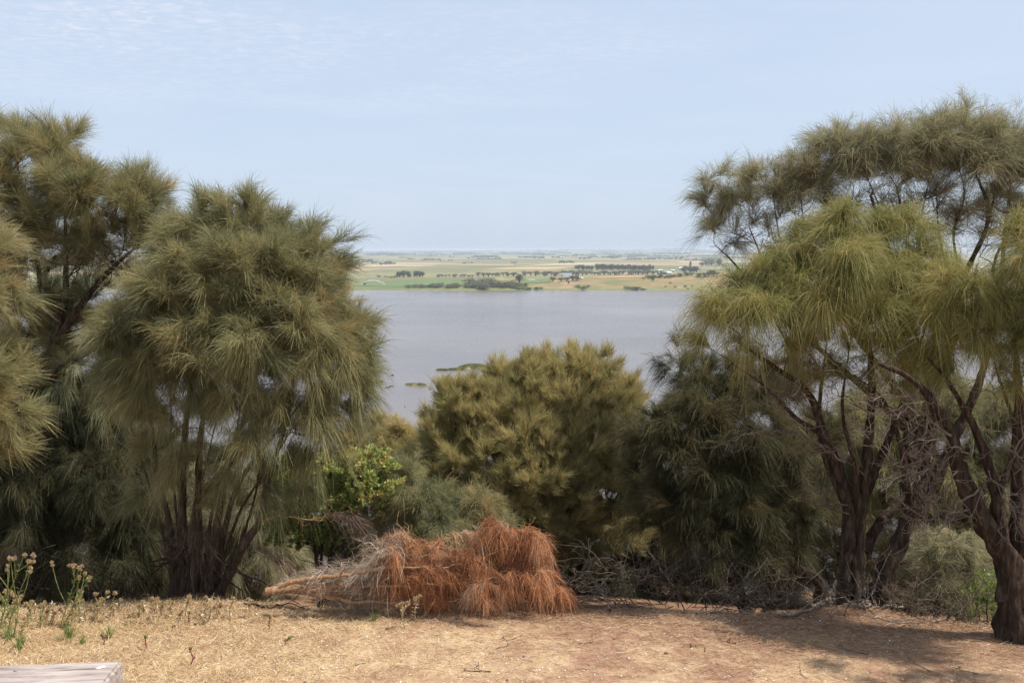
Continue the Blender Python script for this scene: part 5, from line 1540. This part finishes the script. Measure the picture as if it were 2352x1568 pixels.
def far_mesh(kind, shape, seed, n=520):
    """a tree one metre tall made of many leaf clumps, on short limbs"""
    rng = np.random.default_rng(seed)
    lobes = []
    if shape == 'bush':
        for _ in range(8):
            lobes.append((rng.uniform(-.38, .38), rng.uniform(-.38, .38), rng.uniform(.25, .62), rng.uniform(.22, .36)))
    elif shape == 'spread':
        for _ in range(9):
            a = rng.uniform(0, 6.28); r = rng.uniform(.1, .48)
            lobes.append((r * math.cos(a), r * math.sin(a), rng.uniform(.58, .82), rng.uniform(.14, .24)))
    elif shape == 'pine':
        for i in range(9):
            f = i / 8
            lobes.append((rng.normal(0, .06), rng.normal(0, .06), .18 + .68 * f, .30 - .12 * f))
    else:  # round
        for _ in range(12):
            v = unit(rng.normal(0, 1, 3)) * rng.uniform(.1, .36)
            lobes.append((v[0], v[1], .54 + v[2] * .8, rng.uniform(.18, .28)))
    lobes = np.array(lobes)
    i = rng.integers(0, len(lobes), n)
    v = unit(rng.normal(0, 1, (n, 3)))
    c = lobes[i, :3] + v * (lobes[i, 3] * rng.uniform(.6, 1.05, n))[:, None] * np.array([1, 1, .8])
    c[:, 2] = np.maximum(c[:, 2], .03)
    V, Q, T = leaves(c, unit(v + rng.normal(0, .7, (n, 3))), rng.uniform(.06, .13, n), rng.uniform(.05, .10, n), np.clip(rng.normal(.5, .28, n), 0, 1), rng)
    tr = []
    for k in range(len(lobes)):
        q = spline([np.array([0, 0, -.08]), np.array([lobes[k, 0] * .3, lobes[k, 1] * .3, lobes[k, 2] * .5]), lobes[k, :3]], .1, rng)
        tr.append((q, np.linspace(.03, .01, len(q))))
    V2, F2 = tube_mesh(tr, lambda r: 4)
    off = len(V)
    me = mesh_np('far_tree', np.vstack([V, V2]), [Q] + [f + off for f in F2], None, {'tint': np.concatenate([T, np.full(len(V2), .2)])})
    me.materials.append(FARM[kind]); me.materials.append(FARBARK)
    mi = np.zeros(len(me.polygons), np.int32); mi[len(Q):] = 1
    me.polygons.foreach_set('material_index', mi)
    return me


TPL = {}
for k, sh in (('grey', 'bush'), ('grey', 'spread'), ('dark', 'round'), ('dark', 'pine'), ('green', 'bush'), ('grey', 'round')):
    TPL[(k, sh)] = [far_mesh(k, sh, 400 + len(TPL) * 7 + j) for j in range(3)]
FR = np.random.default_rng(77)


def far_tree(X, Y, h, wide, kind, shape, name, label, cat, group=None):
    """Y: photo row of its foot, h: its height in photo rows, wide: width over height"""
    g = ground(X, Y)
    H = h * 1.2 * g[1] / F
    o = bpy.data.objects.new(name, TPL[(kind, shape)][FR.integers(3)])
    COL.objects.link(o)
    o.location = g
    o.rotation_euler = (0, 0, FR.uniform(0, 6.28))
    o.scale = (H * wide, H * wide, H)
    tag(o, label, cat, group)
    return o


def row(X0, Y0, X1, Y1, n, h, wide, kind, shape, name, label, cat, group, jx=4, jy=0.8, jh=0.3):
    for i in range(n):
        f = (i + .5) / n
        far_tree(X0 + (X1 - X0) * f + FR.normal(0, jx), Y0 + (Y1 - Y0) * f + FR.normal(0, jy), h * FR.uniform(1 - jh, 1 + jh), wide * (1.35 if shape == 'spread' else 1.1) * FR.uniform(.8, 1.25), kind, shape, name, label, cat, group)


SB = 'shore bushes'
# bushes on the far bank
row(932, 661, 1015, 660, 14, 9, 1.2, 'grey', 'bush', 'shore_bush', 'grey green bush in the left clump on the far bank', 'bush', 'bushes in the left clump on the far bank', jy=1)
row(1025, 661, 1075, 660, 9, 9, 1.2, 'grey', 'bush', 'shore_bush', 'grey green bush in the thin clump between knoll and left clump', 'bush', 'bushes between the left clump and the knoll', jy=1)
row(1078, 660, 1130, 656, 14, 12, 1.2, 'grey', 'bush', 'shore_bush', 'grey green bush covering the left side of the knoll', 'bush', 'bushes on the left side of the knoll', jy=4)
row(1128, 660, 1178, 660, 12, 11, 1.3, 'grey', 'bush', 'shore_bush', 'grey green bush covering the right side of the knoll', 'bush', 'bushes on the right side of the knoll', jy=3)
row(1178, 662, 1215, 656, 6, 8, 1.3, 'green', 'bush', 'shore_bush', 'green bush at the foot of the big round tree', 'bush', 'bushes at the foot of the big round tree', jy=2)
row(1190, 665, 1245, 664, 7, 5, 1.6, 'green', 'bush', 'shore_bush', 'low green bush by the water right of the knoll', 'bush', 'low bushes by the water right of the knoll', jy=.8)
row(1320, 662, 1348, 664, 5, 7, 1.2, 'grey', 'bush', 'shore_bush', 'grey green bush on the foot of the tan hill', 'bush', 'bushes on the foot of the tan hill', jy=2)
far_tree(1306, 652, 6, 1.1, 'dark', 'round', 'hillside_bush', 'dark round bush alone on the left slope of the tan hill', 'bush')
far_tree(1620 - 120, 645, 6, 1.2, 'dark', 'round', 'hillside_bush', 'dark bush alone high on the right part of the tan hill', 'bush')
row(1440, 665, 1480, 666, 6, 6, 1.6, 'green', 'bush', 'shore_bush', 'low green bush at the water below the tan hill', 'bush', 'low bushes at the water below the tan hill', jy=.7)
row(1520, 655, 1640, 664, 9, 4, 1.3, 'green', 'bush', 'hillside_bush', 'small green bush scattered on the right of the tan hill', 'bush', 'small bushes on the right of the tan hill', jy=3, jx=14)
far_tree(1193, 652, 20, 1.05, 'dark', 'round', 'round_tree', 'big dark round tree standing behind the knoll', 'tree').data = TPL[('dark', 'round')][1]
far_tree(838, 655, 5, 1.4, 'dark', 'bush', 'dark_bush', 'dark bush beside the left water spray', 'bush') if ('dark', 'bush') in TPL else far_tree(838, 655, 6, 1.4, 'dark', 'round', 'dark_bush', 'dark bush beside the left water spray', 'bush')
# clump and road trees
row(908, 637, 970, 636, 14, 11, .95, 'dark', 'round', 'paddock_tree', 'dark tree in the dense clump left on the plain', 'tree', 'trees in the dense clump left on the plain', jy=.8)
row(868, 636, 905, 637, 6, 4, 1.4, 'grey', 'bush', 'road_tree', 'small grey tree left of the dense clump', 'tree', 'small trees left of the dense clump')
row(1000, 637, 1100, 636, 14, 5, 1.2, 'grey', 'spread', 'road_tree', 'grey roadside tree between the dense clump and the round tree', 'tree', 'roadside trees left of the round tree', jy=.5)
row(1100, 636, 1190, 634, 16, 7, 1.1, 'grey', 'spread', 'road_tree', 'grey roadside tree behind the knoll', 'tree', 'roadside trees behind the knoll', jy=.5)
row(1200, 634, 1340, 633, 26, 8, 1.1, 'grey', 'spread', 'road_tree', 'grey roadside tree right of the round tree', 'tree', 'roadside trees right of the round tree', jy=.5)
row(1345, 632, 1530, 630, 30, 7, 1.2, 'grey', 'spread', 'road_tree', 'grey roadside tree below the long dark windbreak', 'tree', 'roadside trees below the windbreak', jy=.5)
row(1266, 647, 1330, 645, 9, 9, 1.0, 'grey', 'spread', 'paddock_tree', 'grey tree in the thin row at the foot of the tan hill', 'tree', 'trees in the thin row at the foot of the tan hill', jy=.6)
row(1480, 640, 1540, 637, 10, 6, 1.4, 'green', 'bush', 'hedge_bush', 'green bush in the hedge behind the tan hill', 'bush', 'bushes in the hedge behind the tan hill', jy=.6)
# long windbreak
row(1322, 619.5, 1362, 620, 14, 9.5, .75, 'dark', 'round', 'windbreak_tree', 'dark tree in the left end of the long windbreak', 'tree', 'trees in the left end of the windbreak', jx=1, jy=.3, jh=.12)
row(1366, 621, 1500, 622.5, 44, 12.5, .6, 'dark', 'round', 'windbreak_tree', 'dark tree in the long clipped windbreak on the plain', 'tree', 'trees in the long windbreak', jx=1, jy=.3, jh=.10)
row(1290, 626, 1362, 626, 10, 5, 1.7, 'grey', 'bush', 'paddock_tree', 'low grey tree below the left end of the windbreak', 'tree', 'low trees below the left end of the windbreak')
row(1440, 629, 1490, 629, 9, 8, 1.2, 'grey', 'round', 'paddock_tree', 'grey tree in the clump before the right end of the windbreak', 'tree', 'trees before the right end of the windbreak')
# farm at the right
row(1570, 627, 1600, 625, 6, 12, 1.0, 'dark', 'round', 'farm_tree', 'dark tree around the white farmhouse', 'tree', 'trees around the white farmhouse')
far_tree(1586, 619, 16, .5, 'dark', 'pine', 'pine_tree', 'tall narrow pine above the white farmhouse', 'tree')
row(1600, 634, 1650, 632, 8, 10, 1.2, 'grey', 'round', 'farm_tree', 'grey tree on the crest of the tan hill', 'tree', 'trees on the crest of the tan hill', jy=1.5)
row(1520, 637, 1590, 632, 9, 6, 1.3, 'green', 'bush', 'farm_tree', 'green bush near the farm sheds', 'bush', 'bushes near the farm sheds')
row(1614, 612, 1660, 608, 8, 12, 1.2, 'grey', 'round', 'paddock_tree', 'grey tree in the wood on the slope far right', 'tree', 'trees in the wood on the slope far right', jy=2)
# mid-plain clumps
for X0, X1, Y, n, h, kd, lab in ((1228, 1250, 594.5, 5, 4, 'dark', 'left of the two dark blocks'), (1330, 1360, 595.5, 5, 4, 'dark', 'right of the two dark blocks'), (1270, 1292, 593, 5, 4, 'dark', 'clump with a pale shed'),
                             (1282, 1322, 605, 7, 5, 'grey', 'clump before the tan paddock'), (1436, 1506, 597, 12, 3.5, 'dark', 'first long line far out'), (1512, 1570, 596, 8, 4.5, 'grey', 'second long line far out'),
                             (1590, 1650, 600, 9, 5, 'grey', 'line far right'), (870, 910, 607, 8, 4, 'grey', 'right end of the village'), (1062, 1084, 606, 4, 3, 'grey', 'lone clump on the middle plain'),
                             (1010, 1040, 600, 4, 2.5, 'grey', 'lone clump on the left plain')):
    row(X0, Y, X1, Y, n, h, 1.5, kd, 'round', 'plain_tree', 'tree in the ' + lab + ' of trees on the plain', 'tree', 'trees in the ' + lab, jx=1.5, jy=.3)
row(795, 603, 900, 607, 26, 5, 1.3, 'grey', 'round', 'village_tree', 'grey green tree among the houses of the village at the left', 'tree', 'trees among the village houses', jy=2)


def woods():
    """bands of bluish woodland out to the skyline"""
    rng = np.random.default_rng(91)
    Vs, Qs, Ts = [], [], []
    off = 0
    bands = []
    for _ in range(240):
        Y = 577.5 + abs(rng.normal(0, 1)) * 8
        X = rng.uniform(500, 1900)
        bands.append((X, min(Y, 598), rng.uniform(8, 60), rng.uniform(1.4, 3.0)))
    for X in range(560, 1800, 22):
        bands.append((X + rng.uniform(-10, 10), rng.uniform(577, 582), rng.uniform(14, 40), rng.uniform(1.4, 2.6)))
    for X, Y, Wd, h in bands:
        g = on_plane(X, Y, LAKE + 1.5)
        d = min(g[1], 24000)
        hh = h * d / F
        for _ in range(int(Wd / 1.6)):
            cx = g[0] / g[1] * d + rng.uniform(-.5, .5) * Wd * d / F
            cy = d * (1 + rng.normal(0, .01))
            n = 16
            v = unit(rng.normal(0, 1, (n, 3)))
            v[:, 2] = np.abs(v[:, 2])
            s = hh * rng.uniform(.6, 1.2)
            c = np.array([cx, cy, float(height(cx, cy))]) + v * s * np.array([1.3, 1.0, .8])
            V, Q, T = leaves(c, unit(v + rng.normal(0, .5, (n, 3))), np.full(n, s * .9), np.full(n, s * .9), np.clip(rng.normal(.5, .25, n), 0, 1), rng)
            Vs.append(V); Qs.append(Q + off); Ts.append(T); off += len(V)
    o = link('distant_woodland', mesh_np('distant_woodland', np.concatenate(Vs), np.concatenate(Qs), FARM['dark'], {'tint': np.concatenate(Ts)}))
    tag(o, 'bluish bands of distant woodland along the skyline', 'woodland', kind='stuff')


woods()


# ------------------------------------------------------------------ paddocks with a colour of their own
def paddock(name, corners, c0, c1, lift, scale=0.02):
    P4 = np.array([ground(x, y) for x, y in corners])
    n = 24
    u, v = np.meshgrid(np.linspace(0, 1, n), np.linspace(0, 1, n))
    q = ((1 - u) * (1 - v))[..., None] * P4[0] + (u * (1 - v))[..., None] * P4[1] + (u * v)[..., None] * P4[2] + ((1 - u) * v)[..., None] * P4[3]
    q = q.reshape(-1, 3)
    q[:, 2] = height(q[:, 0], q[:, 1]) + lift
    i = np.arange(n * n).reshape(n, n)
    Q = np.stack([i[:-1, :-1], i[:-1, 1:], i[1:, 1:], i[1:, :-1]], -1).reshape(-1, 4)
    m, t, b = base_mat(name + '_crop', 0.95, 0.1)
    g = nd(t, 'ShaderNodeNewGeometry')
    ns = nd(t, 'ShaderNodeTexNoise', i_Scale=scale, i_Detail=6.0, i_Roughness=.65)
    t.links.new(g.outputs['Position'], ns.inputs['Vector'])
    t.links.new(ramp(t, ns.outputs['Fac'], [(.3, c0), (.7, c1)]), b.inputs['Base Color'])
    tag(link(name, mesh_np(name, q, Q, m, smooth=True)), kind='structure')


paddock('green_field', [(790, 656), (1060, 658), (1190, 645), (1000, 645)], (0.100, 0.160, 0.058), (0.130, 0.195, 0.075), .5)
paddock('green_field', [(1190, 651), (1262, 649), (1270, 643), (1200, 643)], (0.105, 0.165, 0.060), (0.135, 0.190, 0.075), .6)
paddock('pale_field', [(1040, 645), (1200, 643), (1340, 637), (1150, 639)], (0.25, 0.225, 0.085), (0.33, 0.28, 0.12), .7)
paddock('olive_field', [(700, 654), (1000, 645), (1180, 638), (700, 639)], (0.140, 0.148, 0.068), (0.165, 0.170, 0.080), .4)
paddock('tan_field', [(1100, 618), (1260, 620), (1330, 613), (1200, 613)], (0.37, 0.255, 0.145), (0.43, 0.31, 0.18), .7)
paddock('tan_field', [(700, 614), (850, 613.5), (940, 611), (780, 611)], (0.40, 0.285, 0.165), (0.47, 0.35, 0.22), .7)
paddock('tan_field', [(1360, 641), (1540, 634), (1570, 632), (1400, 636)], (0.36, 0.23, 0.13), (0.42, 0.28, 0.16), .7)
paddock('pale_field', [(1180, 612), (1360, 607), (1420, 603), (1300, 604)], (0.36, 0.31, 0.17), (0.46, 0.40, 0.25), .7)
paddock('tan_field', [(1380, 609), (1620, 612), (1620, 604), (1420, 603)], (0.29, 0.205, 0.115), (0.36, 0.26, 0.15), .7)
paddock('tan_field', [(930, 608), (1180, 611), (1180, 607.5), (960, 606)], (0.30, 0.215, 0.12), (0.38, 0.27, 0.16), .7)
pond = plain_mat('pond_water', (0.20, 0.22, 0.23), .6, .2, .05)
gp = np.array([ground(x, y) for x, y in ((1283, 638.8), (1310, 638.4), (1314, 637.2), (1294, 637.3))]); gp[:, 2] = gp[:, 2].max() + 0.3
tag(link('pond', mesh_np('pond', gp, [np.array([[0, 1, 2, 3]])], pond)), kind='structure')
gp = np.array([on_plane(x, y, LAKE + 9) for x, y in ((940, 583.5), (1120, 582.5), (1120, 581), (960, 581))])
tag(link('lagoon', mesh_np('lagoon', gp, [np.array([[0, 1, 2, 3]])], pond)), kind='structure')
gp = np.array([on_plane(x, y, LAKE + 9) for x, y in ((700, 582.5), (880, 582), (880, 580.5), (700, 580.5))])
tag(link('lagoon', mesh_np('lagoon', gp, [np.array([[0, 1, 2, 3]])], pond)), kind='structure')

# ------------------------------------------------------------------ farm buildings
WALLW = plain_mat('white_shed_wall', (0.55, 0.53, 0.50), .7, vary=.06)
ROOFW = plain_mat('pale_metal_roof', (0.55, 0.55, 0.55), .5, vary=.06)
WALLD = plain_mat('dark_shed_wall', (0.16, 0.14, 0.13), .7)


def shed(X, Y, wpx, hpx, label, name='farm_shed', wall=None, roof=None, depth=.7, rz=.1):
    g = ground(X, Y)
    s = g[1] / F
    Wd, H = wpx * s, hpx * s
    D = Wd * depth
    e = empty(name, g, label, 'shed' if 'shed' in name else 'house')
    e.rotation_euler = (0, 0, rz)
    hw = H * .62
    x, y = Wd / 2, D / 2
    V = np.array([[-x, -y, -1], [x, -y, -1], [x, y, -1], [-x, y, -1], [-x, -y, hw], [x, -y, hw], [x, y, hw], [-x, y, hw], [-x, 0, H * .97], [x, 0, H * .97]])
    link('wall', mesh_np('wall', V, [np.array([[0, 1, 5, 4], [2, 3, 7, 6]]), np.array([[1, 2, 6, 9, 5], [3, 0, 4, 8, 7]])], wall or WALLW), e)
    o, th = Wd * .04, H * .05
    R0 = np.array([[-x - o, -y - o, hw - .08 * H], [x + o, -y - o, hw - .08 * H], [x + o, 0, H], [-x - o, 0, H], [-x - o, y + o, hw - .08 * H], [x + o, y + o, hw - .08 * H]])
    V = np.vstack([R0 + [0, 0, .02 * H], R0 + [0, 0, .02 * H + th]])
    link('roof', mesh_np('roof', V, np.array([[0, 1, 2, 3], [3, 2, 5, 4], [6, 7, 8, 9], [9, 8, 11, 10], [0, 1, 7, 6], [4, 5, 11, 10], [0, 3, 9, 6], [3, 4, 10, 9], [1, 2, 8, 7], [2, 5, 11, 8]]), roof or ROOFW), e)
    k = .12 * Wd
    V = np.array([[-k, -y - .1, -1], [k, -y - .1, -1], [k, -y - .1, hw * .8], [-k, -y - .1, hw * .8], [-k, -y + .1, -1], [k, -y + .1, -1], [k, -y + .1, hw * .8], [-k, -y + .1, hw * .8]])
    link('door', mesh_np('door', V, np.array([[0, 1, 2, 3], [3, 2, 6, 7], [0, 3, 7, 4], [1, 5, 6, 2]]), WALLD), e)


shed(1328, 641.5, 20, 4.5, 'long low white shed at the foot of the tan hill')
shed(1526, 630, 28, 6.5, 'wide pale roofed shed left of the farmhouse trees')
shed(1516, 623.5, 10, 4.5, 'small white shed behind the wide pale roofed one')
shed(1566, 619.5, 14, 6, 'white farmhouse under the tall pine', 'farm_house')
shed(1545, 623, 9, 4, 'small white outbuilding left of the farmhouse')
shed(1579, 597.5, 12, 3, 'dark shed far out right on the plain', wall=WALLD, roof=WALLD)
shed(1180, 604.2, 12, 4, 'dark shed alone on the tan paddock', wall=WALLD, roof=WALLD)
shed(1288, 592.5, 12, 2.5, 'tiny pale shed by the far clump of trees')
shed(1433, 595.5, 10, 2.5, 'tiny pale shed in the long line of trees')
FH = np.random.default_rng(17)
for i in range(14):
    X = FH.uniform(800, 900); Y = FH.uniform(598, 606)
    g = ground(X, Y)
    s = g[1] / F
    w2, h2 = FH.uniform(3, 6) * s, FH.uniform(1.4, 2.2) * s
    V = np.array([[-w2 / 2, -w2 / 3, -1], [w2 / 2, -w2 / 3, -1], [w2 / 2, w2 / 3, -1], [-w2 / 2, w2 / 3, -1], [-w2 / 2, -w2 / 3, h2 * .6], [w2 / 2, -w2 / 3, h2 * .6], [w2 / 2, w2 / 3, h2 * .6], [-w2 / 2, w2 / 3, h2 * .6], [-w2 / 2, 0, h2], [w2 / 2, 0, h2]])
    o = link('village_house', mesh_np('village_house', V, [np.array([[0, 1, 5, 4], [2, 3, 7, 6], [4, 5, 9, 8], [6, 7, 8, 9]]), np.array([[1, 2, 6, 9, 5], [3, 0, 4, 8, 7]])], WALLW))
    o.location = g
    tag(o, 'tiny pale house in the village at the left', 'house', 'houses of the village at the left')


# ------------------------------------------------------------------ water jets on the green fields
def spray(X0, Y0, X1, Y1, rise, label, seed):
    rng = np.random.default_rng(seed)
    g = ground(X0, Y0)
    s = g[1] / F
    e = empty('irrigation_jet', g, label, 'sprinkler')
    n = 420
    t = rng.uniform(0, 1, n) ** .8
    w_ = (X1 - X0) * s
    c = np.stack([t * w_, rng.normal(0, .6 + 1.2 * t, n), (4 * rise * t * (1 - t) + (Y0 - Y1) * t) * s + 1.0 + rng.normal(0, .15 + .9 * t, n) - t ** 3 * rng.uniform(0, 3, n)], -1)
    V, Q, T = leaves(c, unit(rng.normal(0, 1, (n, 3))), np.full(n, .9) * (1 - .3 * t), np.full(n, .8), np.full(n, .5), rng)
    m, tt, b = base_mat('water_drops', .3, .5)
    b.inputs['Base Color'].default_value = (.82, .86, .88, 1)
    link('water_jet', mesh_np('water_jet', V, Q, m), e)
    V, Fc = tube_mesh([(np.array([[0, 0, -.5], [0, 0, 1.0], [.6, 0, 1.6]]), np.array([.12, .12, .08]))], lambda r: 6)
    link('riser_pipe', mesh_np('riser_pipe', V, Fc, WALLD), e)


spray(828, 655, 885, 654, 10, 'white arc of irrigation water on the green field at the left', 501)
spray(1212, 645, 1240, 649, 3, 'short white irrigation jet right of the big round tree', 502)

# ------------------------------------------------------------------ islets and waterfowl
REED = strand_mat('reed_blades', [(0, (0.12, 0.15, 0.045)), (.5, (0.22, 0.26, 0.075)), (1, (0.40, 0.34, 0.15))])
MUD = plain_mat('islet_mud', (0.20, 0.16, 0.095), .9, scale=.6, vary=.5)


def islet(name, label, parts, reeds, seed, rocks=0):
    rng = np.random.default_rng(seed)
    X, Y = parts[0][0], parts[0][1]
    c0 = on_plane(X, Y, LAKE)
    e = empty(name, c0, label, 'islet')
    s = c0[1] / F
    Vs, Fs, off = [], [], 0
    pts, hts = [], []
    for X, Y, rx, h, rd in parts:
        c = on_plane(X, Y, LAKE) - c0
        k, rings = 40, 8
        th = np.linspace(0, 2 * np.pi, k, endpoint=False)
        ed = 1 + .18 * np.sin(3 * th + X) + .12 * np.sin(7 * th + Y) + .06 * np.sin(13 * th)
        V = []
        for j in range(rings):
            f = 1 - j / (rings - 1)
            V.append(np.stack([c[0] + rx * s * f * ed * np.cos(th), c[1] + rx * s * rd * f * ed * np.sin(th),
                               -.3 + (h * s + .3) * (1 - f ** 2.2) + .12 * hash_noise(8 * f * np.cos(th), 8 * f * np.sin(th), X)], -1))
        V = np.concatenate(V)
        i = np.arange(rings * k).reshape(rings, k); nx = np.roll(i, -1, 1)
        Fs.append(off + np.stack([i[:-1], nx[:-1], nx[1:], i[1:]], -1).reshape(-1, 4))
        Vs.append(V); off += len(V)
        n = int(reeds * rx)
        r_ = np.sqrt(rng.uniform(0, .95, n)); a = rng.uniform(0, 2 * np.pi, n)
        pts.append(np.stack([c[0] + rx * s * r_ * np.cos(a), c[1] + rx * s * rd * r_ * np.sin(a), (h * s) * (1 - r_ ** 2.2) - .1], -1))
        hts.append(np.full(n, s * 4.5))
    link('mound', mesh_np('mound', np.concatenate(Vs), np.concatenate(Fs), MUD, smooth=True), e)
    b = np.concatenate(pts); hh = np.concatenate(hts)
    n = len(b)
    V, Q, T = strands(b, unit(rng.normal(0, .3, (n, 3)) + np.array([0, 0, 1.])), hh * rng.uniform(.4, 1.1, n), rng.uniform(0, .25, n), np.full(n, .16), np.clip(rng.normal(.5, .25, n), 0, 1), rng, seg=2)
    link('reed_bed', mesh_np('reed_bed', V, Q, REED, {'tint': T}), e)


islet('reed_islet', 'pale green reedy islet above the rounded sheoak', [(1088, 845, 38, 8, .5), (1048, 849, 20, 2.0, .35), (1016, 850, 14, 1.2, .4)], 75, 601)
islet('mud_islet', 'small brown muddy islet with dark edges in the lake', [(955, 884, 24, 3.0, .6), (968, 885, 13, 3.6, .5), (940, 883, 12, 1.6, .4)], 12, 602)

SNAG = plain_mat('dark_snag', (0.055, 0.045, 0.040), .8)


def snag(X, Y, w_, h_, label, seed, group):
    rng = np.random.default_rng(seed)
    c = on_plane(X, Y, LAKE)
    s = c[1] / F
    ch = []
    for _ in range(int(5 + w_)):
        p = np.array([rng.uniform(-.5, .5) * w_ * s, rng.uniform(-.5, .5) * w_ * s * .6, -.1])
        q = np.array([p, p + [rng.normal(0, .25), 0, h_ * s * .5], p + [rng.normal(0, .5), rng.normal(0, .3), h_ * s * rng.uniform(.4, 1)]])
        ch.append((spline(q, .15, rng), np.array([.16] * 50)))
    ch = [(q, np.linspace(.17, .08, len(q))) for q, _ in ch]
    V, Fc = tube_mesh(ch, lambda r: 5)
    o = link('water_snag', mesh_np('water_snag', V, Fc, SNAG, smooth=True))
    o.location = c
    tag(o, label, 'snag', group)


for i, (X, Y, w_, h_, lab) in enumerate([
        (865, 879, 8, 4, 'dark twiggy snag in the lake touching the left tree outline'), (876, 877, 8, 4, 'larger dark snag in the lake right of the left tree'), (902, 862, 4, 3, 'lone small snag standing farther out in the lake'),
        (889, 890, 9, 2.5, 'low scattered snags in the lake below the larger snag'), (898, 887, 6, 2.5, 'low dark snag close left of the mud islet'), (870, 866, 4, 2, 'tiny snag above the larger dark snag')]):
    snag(X, Y, w_, h_, lab, 620 + i, 'snags in the lake')


def duck_mesh():
    rng = np.random.default_rng(3)
    V, Fc = tube_mesh([(np.array([[-.26, 0, .06], [-.16, 0, .07], [0, 0, .06], [.14, 0, .08], [.2, 0, .16], [.23, 0, .25], [.27, 0, .27], [.33, 0, .26]]), np.array([.02, .085, .12, .085, .045, .04, .05, .02]))], lambda r: 10)
    return mesh_np('water_bird', V, Fc, SNAG, smooth=True)


DK = duck_mesh()
for i, (X, Y, lab) in enumerate([(1012, 880, 'leftmost of three dark water birds between the islet and the rounded sheoak'), (1016, 881, 'middle one of three dark water birds between the islet and the rounded sheoak'), (1022, 879, 'rightmost of three dark water birds between the islet and the rounded sheoak'), (930, 934, 'lone dark water bird swimming below the mud islet')]):
    o = link('water_bird', DK)
    o.location = on_plane(X, Y, LAKE)
    o.rotation_euler = (0, 0, i * .7)
    o.scale = (1.5, 1.5, 1.5)
    tag(o, lab, 'bird', 'birds on the lake')


# ------------------------------------------------------------------ haze
def haze():
    r, z0, z1 = 28000.0, LAKE - 3.5, 30.0
    V = np.array([[-r, -r, z0], [r, -r, z0], [r, r, z0], [-r, r, z0], [-r, -r, z1], [r, -r, z1], [r, r, z1], [-r, r, z1]])
    Q = np.array([[0, 3, 2, 1], [4, 5, 6, 7], [0, 1, 5, 4], [1, 2, 6, 5], [2, 3, 7, 6], [3, 0, 4, 7]])
    m = bpy.data.materials.new('haze_air')
    m.use_nodes = True
    t = m.node_tree
    t.nodes.clear()
    v = nd(t, 'ShaderNodeVolumePrincipled')
    v.inputs['Color'].default_value = (0.86, 0.93, 1.0, 1)
    v.inputs['Density'].default_value = 8.0e-5
    v.inputs['Anisotropy'].default_value = 0.0
    o = nd(t, 'ShaderNodeOutputMaterial')
    t.links.new(v.outputs[0], o.inputs['Volume'])
    tag(link('haze', mesh_np('haze', V, Q, m)), 'thin summer haze over the plain', 'haze', kind='stuff')


haze()
print('STAT', STAT)
